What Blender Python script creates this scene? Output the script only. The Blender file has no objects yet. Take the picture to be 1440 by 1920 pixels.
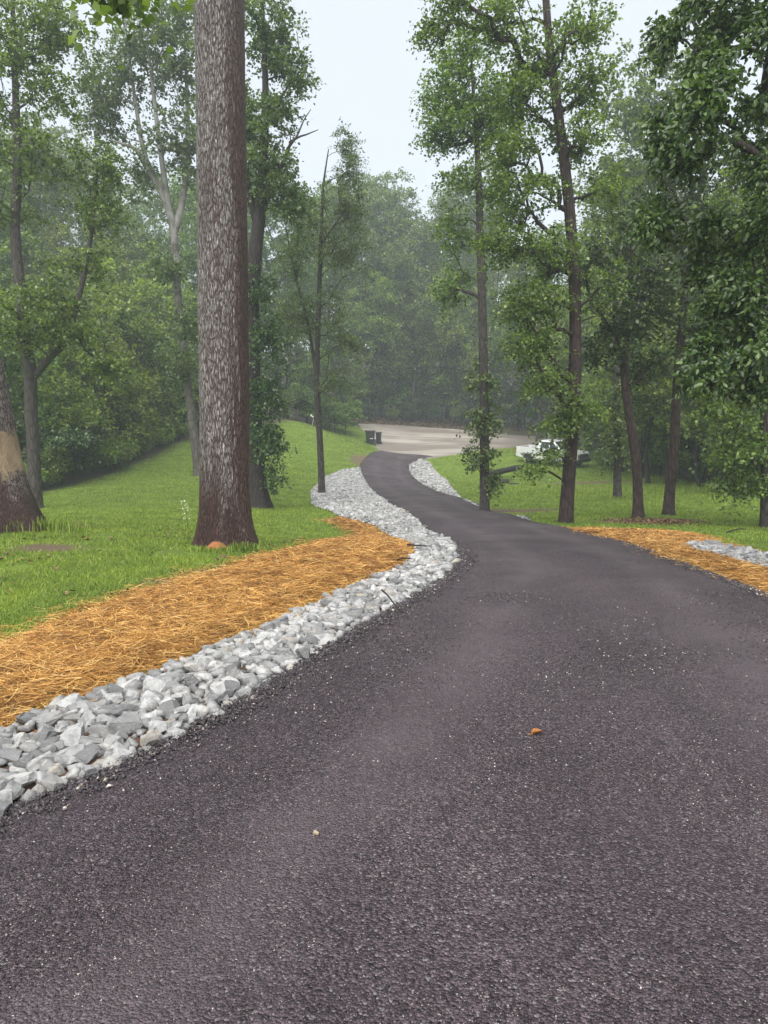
import bpy, bmesh, math
import numpy as np
from mathutils import Vector, Matrix
R = math.radians
scene = bpy.context.scene
COL = scene.collection

# ------------------------------------------------------------------ camera
F, HOR, CAMZ = 1386.7, 840.0, 1.6
PITCH = math.atan((960 - HOR) / F)
cam_d = bpy.data.cameras.new('camera')
cam_d.sensor_fit = 'VERTICAL'; cam_d.sensor_height = 36; cam_d.lens = 26
cam_d.clip_start = 0.05; cam_d.clip_end = 3000
cam = bpy.data.objects.new('camera', cam_d); COL.objects.link(cam)
cam.location = (0, 0, CAMZ); cam.rotation_euler = (math.pi / 2 - PITCH, 0, 0)
scene.camera = cam

# ------------------------------------------------------------------ overcast sky, soft sun, exposure
SUN_EL, SUN_AZ = R(56), R(200)
world = bpy.data.worlds.new('World'); scene.world = world; world.use_nodes = True
wn = world.node_tree; wn.nodes.clear()
sky = wn.nodes.new('ShaderNodeTexSky'); sky.sky_type = 'NISHITA'; sky.sun_disc = False
sky.sun_elevation = SUN_EL; sky.sun_rotation = SUN_AZ
sky.air_density = 1.0; sky.dust_density = 4.0; sky.ozone_density = 1.0
cloud = wn.nodes.new('ShaderNodeMixRGB'); cloud.blend_type = 'MIX'; cloud.inputs[0].default_value = 0.86
cloud.inputs[2].default_value = (2.28, 2.38, 2.5, 1)          # even rain cloud over the blue
bg = wn.nodes.new('ShaderNodeBackground'); bg.inputs['Strength'].default_value = 0.1
wo = wn.nodes.new('ShaderNodeOutputWorld')
wn.links.new(sky.outputs[0], cloud.inputs[1]); wn.links.new(cloud.outputs[0], bg.inputs[0]); wn.links.new(bg.outputs[0], wo.inputs[0])
sun_d = bpy.data.lights.new('sun', 'SUN'); sun_d.energy = 1.5; sun_d.angle = R(90); sun_d.color = (1.0, 0.97, 0.92)
sun = bpy.data.objects.new('sun', sun_d); COL.objects.link(sun)
sun.rotation_euler = (math.pi / 2 - SUN_EL, 0, math.pi - SUN_AZ)
vs = scene.view_settings
vs.view_transform = 'Standard'; vs.look = 'None'; vs.exposure = 2.0; vs.gamma = 1.0; vs.use_curve_mapping = False
cy = scene.cycles
cy.max_bounces = 5; cy.diffuse_bounces = 3; cy.glossy_bounces = 2; cy.transmission_bounces = 4; cy.transparent_max_bounces = 6
cy.volume_bounces = 2; cy.use_denoising = True; cy.caustics_reflective = False; cy.caustics_refractive = False

# ------------------------------------------------------------------ numeric helpers
def rng(seed): return np.random.default_rng(seed)
CP, SP = math.cos(PITCH), math.sin(PITCH)
def at(px, py, d):
    """Point d metres ahead of the camera that projects to the photograph's pixel (px, py)."""
    u = (px - 720) / F; v = (960 - py) / F
    y = CP + v * SP; z = -SP + v * CP
    k = d / y
    return np.array([u * k, d, CAMZ + z * k])
def norm(v): return v / np.maximum(np.linalg.norm(v, axis=-1, keepdims=True), 1e-9)
def vnoise(x, y, seed=0):
    """2D value noise in 0..1."""
    xi = np.floor(x).astype(np.int64); yi = np.floor(y).astype(np.int64)
    fx = x - xi; fy = y - yi
    fx = fx * fx * (3 - 2 * fx); fy = fy * fy * (3 - 2 * fy)
    def h(a, b):
        n = (a * 374761393 + b * 668265263 + seed * 974634777) & 0xFFFFFFFF
        n = ((n ^ (n >> 13)) * 1274126177) & 0xFFFFFFFF
        return ((n ^ (n >> 16)) & 0xFFFF) / 65535.0
    return (h(xi, yi) * (1 - fx) + h(xi + 1, yi) * fx) * (1 - fy) + (h(xi, yi + 1) * (1 - fx) + h(xi + 1, yi + 1) * fx) * fy
def fbm(x, y, seed=0, o=3):
    s = 0; a = .5
    for k in range(o):
        s = s + a * vnoise(x, y, seed + k); x = x * 2.03; y = y * 2.03; a *= .5
    return s / (1 - .5 ** o)
def smooth(a, b, x):
    t = np.clip((x - a) / (b - a), 0, 1); return t * t * (3 - 2 * t)

# ------------------------------------------------------------------ the lie of the land
CTRL = [  # (pixel x, pixel y, metres ahead): points of ground read off the photograph
    (425, 1025, 12), (0, 1200, 6.2), (0, 990, 14), (-300, 1000, 15), (65, 952, 26), (80, 921, 32), (300, 850, 45), (360, 820, 51), (560, 792, 62), (480, 950, 27), (604, 928, 32),
    (640, 860, 50), (690, 836, 66), (720, 848, 60), (720, 880, 49), (750, 920, 36), (815, 950, 27), (910, 985, 19.5), (1000, 1020, 14.5), (1000, 1060, 10.5), (1250, 1050, 10.8),
    (1440, 1125, 7.8), (908, 956, 26), (1060, 978, 19.5), (1157, 935, 30), (1196, 972, 21), (1253, 966, 22), (1435, 988, 19), (1440, 1046, 11.5), (1400, 914, 36), (1150, 864, 55),
    (1030, 869, 54), (870, 851, 58), (850, 826, 72), (680, 795, 84), (980, 820, 78), (900, 806, 84), (250, 960, 22), (330, 930, 29), (1300, 940, 28), (650, 965, 22), (780, 1000, 18)]
cp = [at(*c) for c in CTRL]
cp += [np.array(p, float) for p in [(0, 0, 0), (0, 4, 0), (-2, 2, 0), (2, 2, 0), (0, 7, 0), (3, 4, 0), (-4, -6, .1), (4, -6, 0), (0, -20, .3), (-8, 2, .25), (9, 3, -.1), (1.5, 9, 0), (-25, 0, 1), (25, 0, -.6),
    (-22, 32, -.2), (-40, 30, .3), (-34, 52, 2.5), (-14, 75, 5), (0, 112, 9.5), (-40, 100, 9), (35, 45, .4), (45, 85, 3), (24, 112, 8), (60, 40, 0), (0, 170, 24), (-70, 150, 20), (70, 150, 14),
    (0, 320, 34), (-250, 100, 16), (250, 100, 8), (-250, 320, 34), (250, 320, 24), (-200, -60, 4), (200, -60, -1)]]
cp = np.array(cp)
_n = len(cp)
def _phi(r): return -np.sqrt(r * r + 9.0)
_A = np.zeros((_n + 1, _n + 1)); _r = np.linalg.norm(cp[:, None, :2] - cp[None, :, :2], axis=-1)
_A[:_n, :_n] = _phi(_r) + np.eye(_n) * -0.15; _A[:_n, _n] = 1; _A[_n, :_n] = 1
_W = np.linalg.solve(_A, np.append(cp[:, 2], 0))
def ground_z(x, y):
    x = np.asarray(x, float); y = np.asarray(y, float); s = np.full(np.broadcast(x, y).shape, _W[_n])
    for k in range(_n):
        s = s + _W[k] * _phi(np.hypot(x - cp[k, 0], y - cp[k, 1]))
    return s
DTAB = np.concatenate([np.arange(1.2, 25, .02), np.arange(25, 200, .1)])
def hit(px, py):
    """Where the sight line through a pixel meets the ground."""
    u = (px - 720) / F; v = (960 - py) / F
    y = CP + v * SP; z = -SP + v * CP
    k = DTAB / y; X = u * k; Z = CAMZ + z * k
    g = ground_z(X, DTAB)
    i = np.argmax(Z < g)
    if Z[i] >= g[i]: i = len(DTAB) - 1
    return np.array([X[i], DTAB[i]])
def poly_px(pts): return np.array([hit(*p) for p in pts])
def inside(poly, x, y):
    c = np.zeros(np.shape(x), bool); n = len(poly); j = n - 1
    for i in range(n):
        xi, yi = poly[i]; xj, yj = poly[j]
        with np.errstate(divide='ignore', invalid='ignore'):
            t = ((yi > y) != (yj > y)) & (x < (xj - xi) * (y - yi) / (yj - yi + 1e-12) + xi)
        c ^= t; j = i
    return c
def edge_dist(poly, x, y, closed=True):
    d = np.full(np.shape(x), 1e9); n = len(poly)
    for i in range(n if closed else n - 1):
        a = poly[i]; b = poly[(i + 1) % n]; ab = b - a; L = max(ab @ ab, 1e-9)
        t = np.clip(((x - a[0]) * ab[0] + (y - a[1]) * ab[1]) / L, 0, 1)
        d = np.minimum(d, np.hypot(x - a[0] - t * ab[0], y - a[1] - t * ab[1]))
    return d
def resample(P, n):
    P = np.asarray(P, float)
    # Catmull-Rom through the points, then even spacing
    Q = []
    for i in range(len(P) - 1):
        p0, p1, p2, p3 = P[max(i - 1, 0)], P[i], P[i + 1], P[min(i + 2, len(P) - 1)]
        for t in np.linspace(0, 1, 12, endpoint=False):
            Q.append(.5 * ((2 * p1) + (-p0 + p2) * t + (2 * p0 - 5 * p1 + 4 * p2 - p3) * t * t + (-p0 + 3 * p1 - 3 * p2 + p3) * t ** 3))
    Q.append(P[-1]); Q = np.array(Q)
    s = np.append(0, np.cumsum(np.linalg.norm(np.diff(Q, axis=0), axis=1)))
    u = np.linspace(0, s[-1], n)
    return np.stack([np.interp(u, s, Q[:, k]) for k in range(Q.shape[1])], 1)

# ------------------------------------------------------------------ object helpers
def tag(o, label=None, cat=None, group=None, kind=None):
    if label: o['label'] = label
    if cat: o['category'] = cat
    if group: o['group'] = group
    if kind: o['kind'] = kind
    return o
def link(name, me, parent=None):
    o = bpy.data.objects.new(name, me); COL.objects.link(o)
    if parent is not None: o.parent = parent
    return o
def mesh_np(name, V, Fq, mat, smooth_shade=False, attrs=None):
    """A mesh from vertex and face arrays (faces all with the same number of corners)."""
    V = np.ascontiguousarray(V, np.float32); Fq = np.ascontiguousarray(Fq, np.int32)
    me = bpy.data.meshes.new(name); k = Fq.shape[1]
    me.vertices.add(len(V)); me.vertices.foreach_set('co', V.ravel())
    me.loops.add(Fq.size); me.loops.foreach_set('vertex_index', Fq.ravel())
    me.polygons.add(len(Fq)); me.polygons.foreach_set('loop_start', np.arange(0, Fq.size, k, dtype=np.int32))
    if smooth_shade: me.polygons.foreach_set('use_smooth', np.ones(len(Fq), bool))
    me.update(calc_edges=True)
    if attrs:
        for an, av in attrs.items():
            a = me.attributes.new(an, 'FLOAT', 'POINT'); a.data.foreach_set('value', np.ascontiguousarray(av, np.float32))
    me.materials.append(mat)
    return me
def empty(name, loc=(0, 0, 0), rz=0):
    o = bpy.data.objects.new(name, None); COL.objects.link(o)
    o.empty_display_size = .1; o.location = loc; o.rotation_euler = (0, 0, rz)
    return o
def copy_tree(o, parent=None):
    c = o.copy(); COL.objects.link(c)
    if parent is not None: c.parent = parent
    for ch in list(o.children): copy_tree(ch, c)
    return c

# ------------------------------------------------------------------ materials
class NT:
    def __init__(s, name):
        s.m = bpy.data.materials.new(name); s.m.use_nodes = True; s.t = s.m.node_tree; s.t.nodes.clear()
        s.out = s.t.nodes.new('ShaderNodeOutputMaterial')
    def n(s, typ, ins=None, **kw):
        nd = s.t.nodes.new(typ)
        for k, v in kw.items(): setattr(nd, k, v)
        for k, v in (ins or {}).items():
            if hasattr(v, 'is_output'): s.t.links.new(v, nd.inputs[k])
            else: nd.inputs[k].default_value = v
        return nd
    def coord(s, kind='Object', scale=(1, 1, 1)):
        tc = s.n('ShaderNodeTexCoord')
        return s.n('ShaderNodeMapping', {'Vector': tc.outputs[kind], 'Scale': scale}).outputs[0]
    def pos(s, scale=(1, 1, 1)):
        g = s.n('ShaderNodeNewGeometry')
        return s.n('ShaderNodeMapping', {'Vector': g.outputs['Position'], 'Scale': scale}).outputs[0]
    def noise(s, vec, scale, detail=4, rough=.55):
        return s.n('ShaderNodeTexNoise', {'Vector': vec, 'Scale': scale, 'Detail': detail, 'Roughness': rough}).outputs[0]
    def voro(s, vec, scale, feature='F1', out='Distance', rand=1.0):
        return s.n('ShaderNodeTexVoronoi', {'Vector': vec, 'Scale': scale, 'Randomness': rand}, feature=feature).outputs[out]
    def ramp(s, fac, stops, interp='LINEAR'):
        r = s.n('ShaderNodeValToRGB', {'Fac': fac}); cr = r.color_ramp; cr.interpolation = interp
        while len(cr.elements) < len(stops): cr.elements.new(.5)
        for e, (p, c) in zip(cr.elements, stops):
            e.position = p; e.color = (c, c, c, 1) if not hasattr(c, '__len__') else (*c, 1)
        return r.outputs[0]
    def mix(s, f, a, b, typ='MIX'):
        c4 = lambda c: (*c, 1) if (not hasattr(c, 'is_output') and len(c) == 3) else c
        return s.n('ShaderNodeMixRGB', {0: f, 1: c4(a), 2: c4(b)}, blend_type=typ).outputs[0]
    def math(s, op, a, b=0.0):
        return s.n('ShaderNodeMath', {0: a, 1: b}, operation=op).outputs[0]
    def bump(s, h, strength=.5, dist=.02, normal=None):
        i = {'Height': h, 'Strength': strength, 'Distance': dist}
        if normal is not None: i['Normal'] = normal
        return s.n('ShaderNodeBump', i).outputs[0]
    def bsdf(s, color, rough=.7, normal=None, spec=.3, metal=0.0, coat=0.0):
        i = {'Base Color': (*color, 1) if (not hasattr(color, 'is_output') and len(color) == 3) else color, 'Roughness': rough, 'Specular IOR Level': spec, 'Metallic': metal, 'Coat Weight': coat}
        if normal is not None: i['Normal'] = normal
        return s.n('ShaderNodeBsdfPrincipled', i).outputs[0]
    def done(s, sh): s.t.links.new(sh, s.out.inputs['Surface']); return s.m
    def rand(s):
        """One random number per island, shuffled per object."""
        g = s.n('ShaderNodeNewGeometry'); o = s.n('ShaderNodeObjectInfo')
        return s.math('FRACT', s.math('ADD', g.outputs['Random Per Island'], o.outputs['Random']))
    def orand(s): return s.n('ShaderNodeObjectInfo').outputs['Random']

def leaf_mat(name, dark, mid, light, trans=.3, rough=.36):
    t = NT(name); r = t.rand()
    c = t.ramp(r, [(0, tuple(v * .8 for v in dark)), (.45, mid), (.88, light), (1, tuple(min(1, v * 1.35) for v in light))])
    hv = t.n('ShaderNodeHueSaturation', {'Hue': t.math('ADD', .485, t.math('MULTIPLY', t.orand(), .03)), 'Saturation': 1.0, 'Value': t.math('ADD', .85, t.math('MULTIPLY', t.orand(), .3)), 'Color': c}).outputs[0]
    p = t.bsdf(hv, rough, spec=.6)
    tl = t.n('ShaderNodeBsdfTranslucent', {'Color': t.mix(1.0, hv, (1.35, 1.40, .6), 'MULTIPLY')}).outputs[0]
    return t.done(t.n('ShaderNodeMixShader', {0: trans, 1: p, 2: tl}).outputs[0])
def bark_mat(name, dark, light, pale=None, sc=16, stretch=.16, bump=.6):
    t = NT(name); v = t.coord('Object', (1, 1, stretch))
    w = t.noise(v, sc * .6, 3)
    vv = t.n('ShaderNodeVectorMath', {0: v, 1: t.n('ShaderNodeCombineXYZ', {0: t.math('MULTIPLY', w, .12), 1: t.math('MULTIPLY', w, .12), 2: 0.0}).outputs[0]}, operation='ADD').outputs[0]
    e = t.voro(vv, sc, 'DISTANCE_TO_EDGE')
    n = t.noise(v, sc * 3, 5, .65)
    f = t.math('MULTIPLY', t.ramp(e, [(.02, 0.0), (.22, 1.0)]), t.ramp(n, [(.3, .35), (.65, 1.0)]))
    c = t.mix(f, dark, light)
    if pale is not None:
        zz = t.n('ShaderNodeSeparateXYZ', {0: t.coord('Object')}).outputs[2]; b = t.ramp(t.math('ADD', t.noise(t.coord('Object', (1, 1, .5)), 2.2, 4), t.math('MULTIPLY', t.math('SUBTRACT', zz, 9.0), .022)), [(.45, 0.0), (.66, 1.0)])
        c = t.mix(b, c, pale)
    c = t.mix(t.math('MULTIPLY', t.noise(t.coord('Object', (1, 1, .6)), 1.3, 3), .5), c, tuple(x * .55 for x in dark))
    return t.done(t.bsdf(c, .72, t.bump(f, bump, .03), spec=.3))
M = {}
M['leaf_mid'] = leaf_mat('leaf_mid', (.048, .086, .021), (.108, .172, .037), (.195, .265, .062), trans=.38)
M['leaf_dark'] = leaf_mat('leaf_dark', (.022, .046, .018), (.046, .084, .028), (.088, .138, .042), trans=.25)
M['leaf_bright'] = leaf_mat('leaf_bright', (.080, .126, .020), (.165, .240, .036), (.260, .335, .060), trans=.42)
M['leaf_blue'] = leaf_mat('leaf_blue', (.046, .082, .032), (.094, .152, .054), (.160, .220, .080), trans=.38)
M['leaf_vine'] = leaf_mat('leaf_vine', (.045, .070, .022), (.085, .125, .035), (.150, .180, .055))
M['leaf_glossy'] = leaf_mat('leaf_glossy', (.020, .040, .014), (.052, .092, .026), (.115, .165, .046), trans=.30, rough=.26)
M['bark_grey'] = bark_mat('bark_grey', (.030, .024, .022), (.125, .105, .098), sc=14)
M['bark_dark'] = bark_mat('bark_dark', (.018, .013, .013), (.070, .052, .050), sc=15)
M['bark_red'] = bark_mat('bark_red', (.022, .013, .012), (.095, .062, .058), sc=15)
M['bark_pale'] = bark_mat('bark_pale', (.07, .06, .05), (.19, .17, .15), pale=(.30, .29, .27), sc=7, stretch=.3, bump=.25)
M['dead_wood'] = bark_mat('dead_wood', (.07, .06, .055), (.19, .17, .16), sc=20)

# ------------------------------------------------------------------ outlines of the ground covers
ROAD_L = np.array([(-6.5, -9), (-4.3, -3.5)] + [list(hit(*p)) for p in [(-330, 1730), (0, 1556), (150, 1490), (280, 1428), (440, 1340), (600, 1232), (740, 1145), (820, 1100), (852, 1068), (858, 1045), (835, 1015), (790, 985), (735, 950), (697, 920), (680, 893), (677, 875), (690, 858), (716, 846)]])
ROAD_R = np.array([(-.5, -9), (1.2, -4), (2.9, 1), (3.7, 5)] + [list(hit(*p)) for p in [(1440, 1125), (1350, 1088), (1250, 1050), (1150, 1015), (1060, 992), (980, 976), (900, 951), (830, 927), (785, 905), (768, 886), (766, 873), (785, 863), (812, 857)]])
RL, RR = resample(ROAD_L, 420), resample(ROAD_R, 420)
ROAD = np.concatenate([resample(ROAD_L, 90), resample(ROAD_R, 90)[::-1]])
BED_L = np.concatenate([(RL + .01 * norm(RR - RL))[50:418:6], poly_px([(672, 879), (640, 882), (604, 898), (582, 922), (584, 945), (636, 970), (700, 987), (764, 1018), (778, 1046), (740, 1072), (640, 1112), (520, 1172), (400, 1222), (290, 1272), (200, 1300), (80, 1345), (0, 1392), (-200, 1500), (-420, 1620)])])
BED_R = poly_px([(790, 862), (806, 868), (836, 900), (868, 940), (905, 957), (960, 968), (1005, 980), (980, 976), (900, 951), (830, 927), (785, 905), (768, 886), (766, 873)])
BED_F = poly_px([(1282, 1030), (1330, 1031), (1440, 1054), (1560, 1085), (1600, 1120), (1440, 1080), (1380, 1063), (1310, 1044)])
STRAW_L = poly_px([(778, 1046), (764, 1018), (700, 987), (640, 971), (612, 977), (648, 988), (664, 1002), (640, 1017), (560, 1032), (490, 1046), (380, 1078), (250, 1118), (120, 1165), (0, 1212), (-200, 1300), (-500, 1430), (-420, 1600), (-200, 1495), (0, 1388), (80, 1341), (200, 1296), (290, 1268), (400, 1218), (520, 1168), (640, 1108), (740, 1068)])
STRAW_R = poly_px([(1052, 993), (1110, 994), (1180, 997), (1260, 1000), (1325, 1008), (1340, 1022), (1440, 1046), (1600, 1080), (1640, 1200), (1440, 1124), (1350, 1086), (1250, 1048), (1150, 1013)])
GRAVEL = np.concatenate([poly_px([(716, 850), (700, 833), (680, 812), (668, 794), (700, 794.5), (740, 797), (830, 803), (900, 809), (975, 817), (1060, 821)]), [(40, 82), (70, 86), (70, 78), (40, 73)], poly_px([(1060, 831), (975, 838), (900, 845), (860, 852), (812, 860), (770, 862)])])
LAWN = np.concatenate([[(60, 20), (45, 34)], poly_px([(1440, 914), (1300, 905), (1200, 882), (1140, 862), (1100, 850)]), [(14, 74), (0, 78)], poly_px([(676, 800), (640, 791), (600, 790), (560, 791), (480, 801), (360, 823), (300, 849), (230, 881), (160, 903), (80, 926), (-60, 934), (-300, 930)]), [(-45, 10), (-40, -40), (50, -40)]])
PATCHES = [(*hit(945, 958), 2.4, .9), (*hit(1110, 905), 3.2, 1.1), (*hit(930, 985), 1.6, .5), (*hit(330, 1090), .7, .25), (*hit(600, 1012), .5, .25), (*hit(680, 862), 1.2, 3), (*hit(590, 795), 2.2, 1.8), (*hit(430, 1070), .6, .25), (*hit(1225, 977), 1.7, .9), (*hit(90, 1030), .7, .5)]

def relief(x, y): return .035 * (fbm(x * .8, y * .8, 5) - .5) + .05 * (fbm(x * .22, y * .22, 9) - .5)
def gz(x, y): return ground_z(x, y) + relief(x, y)
def gpt(px, d):
    """Ground point below pixel column px at d metres."""
    X = 0.0
    for _ in range(4): X = (px - 720) / F * (d * CP + (CAMZ - float(gz(X, d))) * SP)
    return np.array([X, d, float(gz(X, d))])

# ------------------------------------------------------------------ ground sheet
ys = np.concatenate([np.arange(-40, 0, 2.), np.arange(0, 20, .16), np.arange(20, 50, .3), np.arange(50, 90, .6), np.geomspace(90, 330, 46)])
xh = np.concatenate([np.arange(0, 10, .16), np.arange(10, 40, .55), np.geomspace(40, 300, 36)])
xs = np.concatenate([-xh[:0:-1], xh])
GX, GY = np.meshgrid(xs, ys)
GZ = gz(GX, GY)
ind = inside(LAWN, GX, GY); ed = edge_dist(LAWN, GX, GY)
lawn = smooth(-.8, .8, np.where(ind, ed, -ed) + 1.4 * (fbm(GX * .5, GY * .5, 21) - .5))
dirt = np.zeros_like(lawn)
for (cx, cy_, rx, ry) in PATCHES:
    q = np.hypot((GX - cx) / rx, (GY - cy_) / ry) + .9 * (fbm(GX * 1.7, GY * 1.7, 33) - .5)
    dirt = np.maximum(dirt, 1 - smooth(.55, 1.1, q))
nx, ny = len(xs), len(ys)
ii = np.arange((ny - 1) * (nx - 1)); r_, c_ = ii // (nx - 1), ii % (nx - 1); q0 = r_ * nx + c_
t = NT('lawn_and_woodland_soil'); v = t.pos()
la = t.n('ShaderNodeAttribute', attribute_name='lawn').outputs['Fac']; di = t.n('ShaderNodeAttribute', attribute_name='dirt').outputs['Fac']
g1 = t.ramp(t.noise(v, 1.1, 5, .6), [(.3, (.105, .155, .022)), (.5, (.165, .240, .030)), (.72, (.225, .305, .040))])
g2 = t.mix(t.ramp(t.noise(v, 28, 4, .7), [(.35, 0.0), (.7, .75)]), g1, (.055, .100, .022))
g2 = t.mix(t.ramp(t.noise(v, 5.5, 5, .7), [(.63, 0.0), (.78, .6)]), g2, (.115, .095, .050))
soil = t.mix(t.noise(v, 9, 5, .7), (.085, .060, .040), (.20, .15, .10))
lit = t.mix(t.noise(v, 3.5, 6, .75), (.028, .022, .016), (.105, .072, .048))
lit = t.mix(t.ramp(t.noise(v, .55, 3), [(.5, 0.0), (.62, .7)]), lit, (.035, .060, .022))
c = t.mix(la, lit, t.mix(di, g2, soil))
M['ground'] = t.done(t.bsdf(c, .85, t.bump(t.noise(v, 22, 5, .75), .9, .06), spec=.2))
ground = link('ground', mesh_np('ground', np.stack([GX.ravel(), GY.ravel(), GZ.ravel()], 1), np.stack([q0, q0 + 1, q0 + nx + 1, q0 + nx], 1), M['ground'], True, {'lawn': lawn.ravel(), 'dirt': dirt.ravel()}))
tag(ground, 'mown green lawn running into brown leaf litter under the trees', kind='structure')

def sheet(name, poly, step, thick, mat, taper=.25, seed=0, noise_amp=.5, bumpy=.0, sink=.03):
    """A cover over the ground inside an outline; thins out and dips under the ground at its ragged edge."""
    lo = poly.min(0) - .6; hi = poly.max(0) + .6
    X, Y = np.meshgrid(np.arange(lo[0], hi[0], step), np.arange(lo[1], hi[1], step))
    d = edge_dist(poly, X, Y); d = np.where(inside(poly, X, Y), d, -d)
    d = d + noise_amp * taper * 2 * (fbm(X / max(taper, .1) * .8, Y / max(taper, .1) * .8, seed) - .5)
    Z = gz(X, Y) - sink + (thick + sink) * smooth(-.1 * taper, taper, d) + bumpy * (fbm(X * 5, Y * 5, seed + 7) - .5)
    keep = d > -.35 * taper - step
    n_, m_ = X.shape
    k = keep[:-1, :-1] & keep[1:, :-1] & keep[:-1, 1:] & keep[1:, 1:]
    r, c = np.nonzero(k); q = r * m_ + c
    Fq = np.stack([q, q + 1, q + m_ + 1, q + m_], 1)
    used, inv = np.unique(Fq, return_inverse=True)
    V = np.stack([X.ravel(), Y.ravel(), Z.ravel()], 1)[used]
    return link(name, mesh_np(name, V, inv.reshape(Fq.shape), mat, True))

# ------------------------------------------------------------------ asphalt driveway
t = NT('fresh_asphalt'); v = t.pos()
cell = t.n('ShaderNodeTexVoronoi', {'Vector': v, 'Scale': 105.0}); cr = t.n('ShaderNodeSeparateColor', {0: cell.outputs['Color']})
cell2 = t.n('ShaderNodeTexVoronoi', {'Vector': v, 'Scale': 240.0}); cr2 = t.n('ShaderNodeSeparateColor', {0: cell2.outputs['Color']})
base = t.ramp(cr.outputs[0], [(0, (.020, .0142, .0172)), (.5, (.057, .0418, .0490)), (1, (.140, .106, .122))])
base = t.mix(t.ramp(cr.outputs[1], [(.968, 0.0), (.975, 1.0)]), base, (.22, .205, .20))
base = t.mix(t.ramp(cr2.outputs[1], [(.972, 0.0), (.98, .8)]), base, (.30, .28, .275))
big = t.noise(v, .55, 4, .6); track = t.noise(t.pos((.9, .28, 1)), 1.7, 3, .5)
base = t.mix(t.ramp(big, [(.35, .75), (.6, 1.0), (.75, 1.28)]), (0, 0, 0), base, 'MIX') if False else t.mix(1.0, base, t.ramp(t.mix(.5, big, track), [(.36, (.74, .72, .74)), (.52, (1.0, .98, 1.0)), (.68, (1.42, 1.40, 1.40))]), 'MULTIPLY')
acr = t.n('ShaderNodeAttribute', attribute_name='across').outputs['Fac']
wt = t.ramp(t.math('ADD', acr, t.math('MULTIPLY', t.math('SUBTRACT', t.noise(v, .7, 3), .5), .16)), [(.0, 0.0), (.17, .1), (.27, 1.0), (.37, .1), (.62, .1), (.73, 1.0), (.83, .1), (1, 0.0)])
base = t.mix(t.math('MULTIPLY', wt, t.ramp(t.noise(v, 1.3, 4, .65), [(.35, .15), (.65, .7)])), base, (.138, .112, .123))
hgt = t.math('ADD', t.math('MULTIPLY', cell.outputs['Distance'], -1.0), t.math('MULTIPLY', t.noise(v, 60, 4, .7), .6))
rough = t.ramp(big, [(.35, .62), (.7, .45)])
M['asphalt'] = t.done(t.bsdf(base, rough, t.bump(hgt, 1.0, .022), spec=.35))
n_c = 15; u = np.linspace(0, 1, n_c)
jl = .10 * (fbm(np.arange(420) * .33, np.zeros(420), 3) - .5)[:, None]; jr = .10 * (fbm(np.arange(420) * .33, np.zeros(420) + 9, 4) - .5)[:, None]
ac = norm(RR - RL)
A_ = RL + ac * jl; B_ = RR - ac * jr
P = A_[:, None] * (1 - u[None, :, None]) + B_[:, None] * u[None, :, None]
crown = .045 + .035 * (1 - (2 * u - 1) ** 4)
Zr = ground_z(P[..., 0], P[..., 1]) + crown[None] + .012 * (fbm(P[..., 0] * 1.2, P[..., 1] * 1.2, 12) - .5)
sk = np.concatenate([np.concatenate([P[:, :1] - ac[:, None] * .10, P, P[:, -1:] + ac[:, None] * .10], 1)], 0)
Zs = np.concatenate([ground_z(sk[:, 0, 0], sk[:, 0, 1])[:, None] - .06, Zr, ground_z(sk[:, -1, 0], sk[:, -1, 1])[:, None] - .06], 1)
V = np.concatenate([sk, Zs[..., None]], 2); mcols = V.shape[1]
q = (np.arange(419)[:, None] * mcols + np.arange(mcols - 1)[None]).ravel()
drive = link('driveway', mesh_np('driveway', V.reshape(-1, 3), np.stack([q, q + 1, q + mcols + 1, q + mcols], 1), M['asphalt'], True, {'across': np.tile(np.concatenate([[0], u, [1]]), 420)}))
tag(drive, 'fresh dark wet asphalt driveway winding down the lawn', kind='structure')
def road_z(x, y): return ground_z(x, y) + .075

# ------------------------------------------------------------------ gravel road behind
t = NT('pale_road_gravel'); v = t.pos()
c = t.mix(t.noise(v, 9, 7, .85), (.08, .066, .054), (.32, .28, .24))
c = t.mix(t.ramp(t.noise(t.pos((.5, 1, 1)), .22, 4), [(.46, 0.0), (.62, .75)]), c, (.42, .385, .34))
c = t.mix(t.ramp(t.noise(t.pos((.12, 1, 1)), 1.4, 4, .6), [(.5, 0.0), (.62, .5)]), c, (.13, .112, .095))
M['gravel'] = t.done(t.bsdf(c, .8, t.bump(t.noise(v, 40, 4, .8), .7, .03), spec=.25))
tag(sheet('gravel_road', GRAVEL, .25, .05, M['gravel'], .5, 3, .8), 'pale crushed stone road crossing beyond the driveway', kind='structure')

# ------------------------------------------------------------------ riprap beds of grey stones
t = NT('grey_limestone'); r = t.rand(); v = t.pos()
c = t.ramp(r, [(0, (.13, .13, .13)), (.25, (.28, .28, .277)), (.65, (.43, .427, .42)), (.92, (.58, .577, .565)), (1, (.38, .33, .26))])
n = t.noise(v, 17, 7, .75)
c = t.mix(t.ramp(n, [(.44, 0.0), (.62, .7)]), c, (.18, .18, .185)); c = t.mix(t.ramp(t.noise(v, 75, 4, .7), [(.58, 0.0), (.70, .6)]), c, (.60, .59, .58))
c = t.mix(t.ramp(t.noise(v, 4.5, 4, .7), [(.58, 0.0), (.75, .55)]), c, (.20, .155, .115))
M['stone'] = t.done(t.bsdf(c, .55, t.bump(t.noise(v, 48, 7, .8), .9, .02), spec=.4))
t = NT('reddish_bank_soil'); v = t.pos()
c = t.mix(t.noise(v, 7, 6, .75), (.060, .036, .026), (.19, .115, .075))
M['bank_soil'] = t.done(t.bsdf(c, .85, t.bump(t.noise(v, 30, 5, .8), .8, .04), spec=.25))

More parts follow.
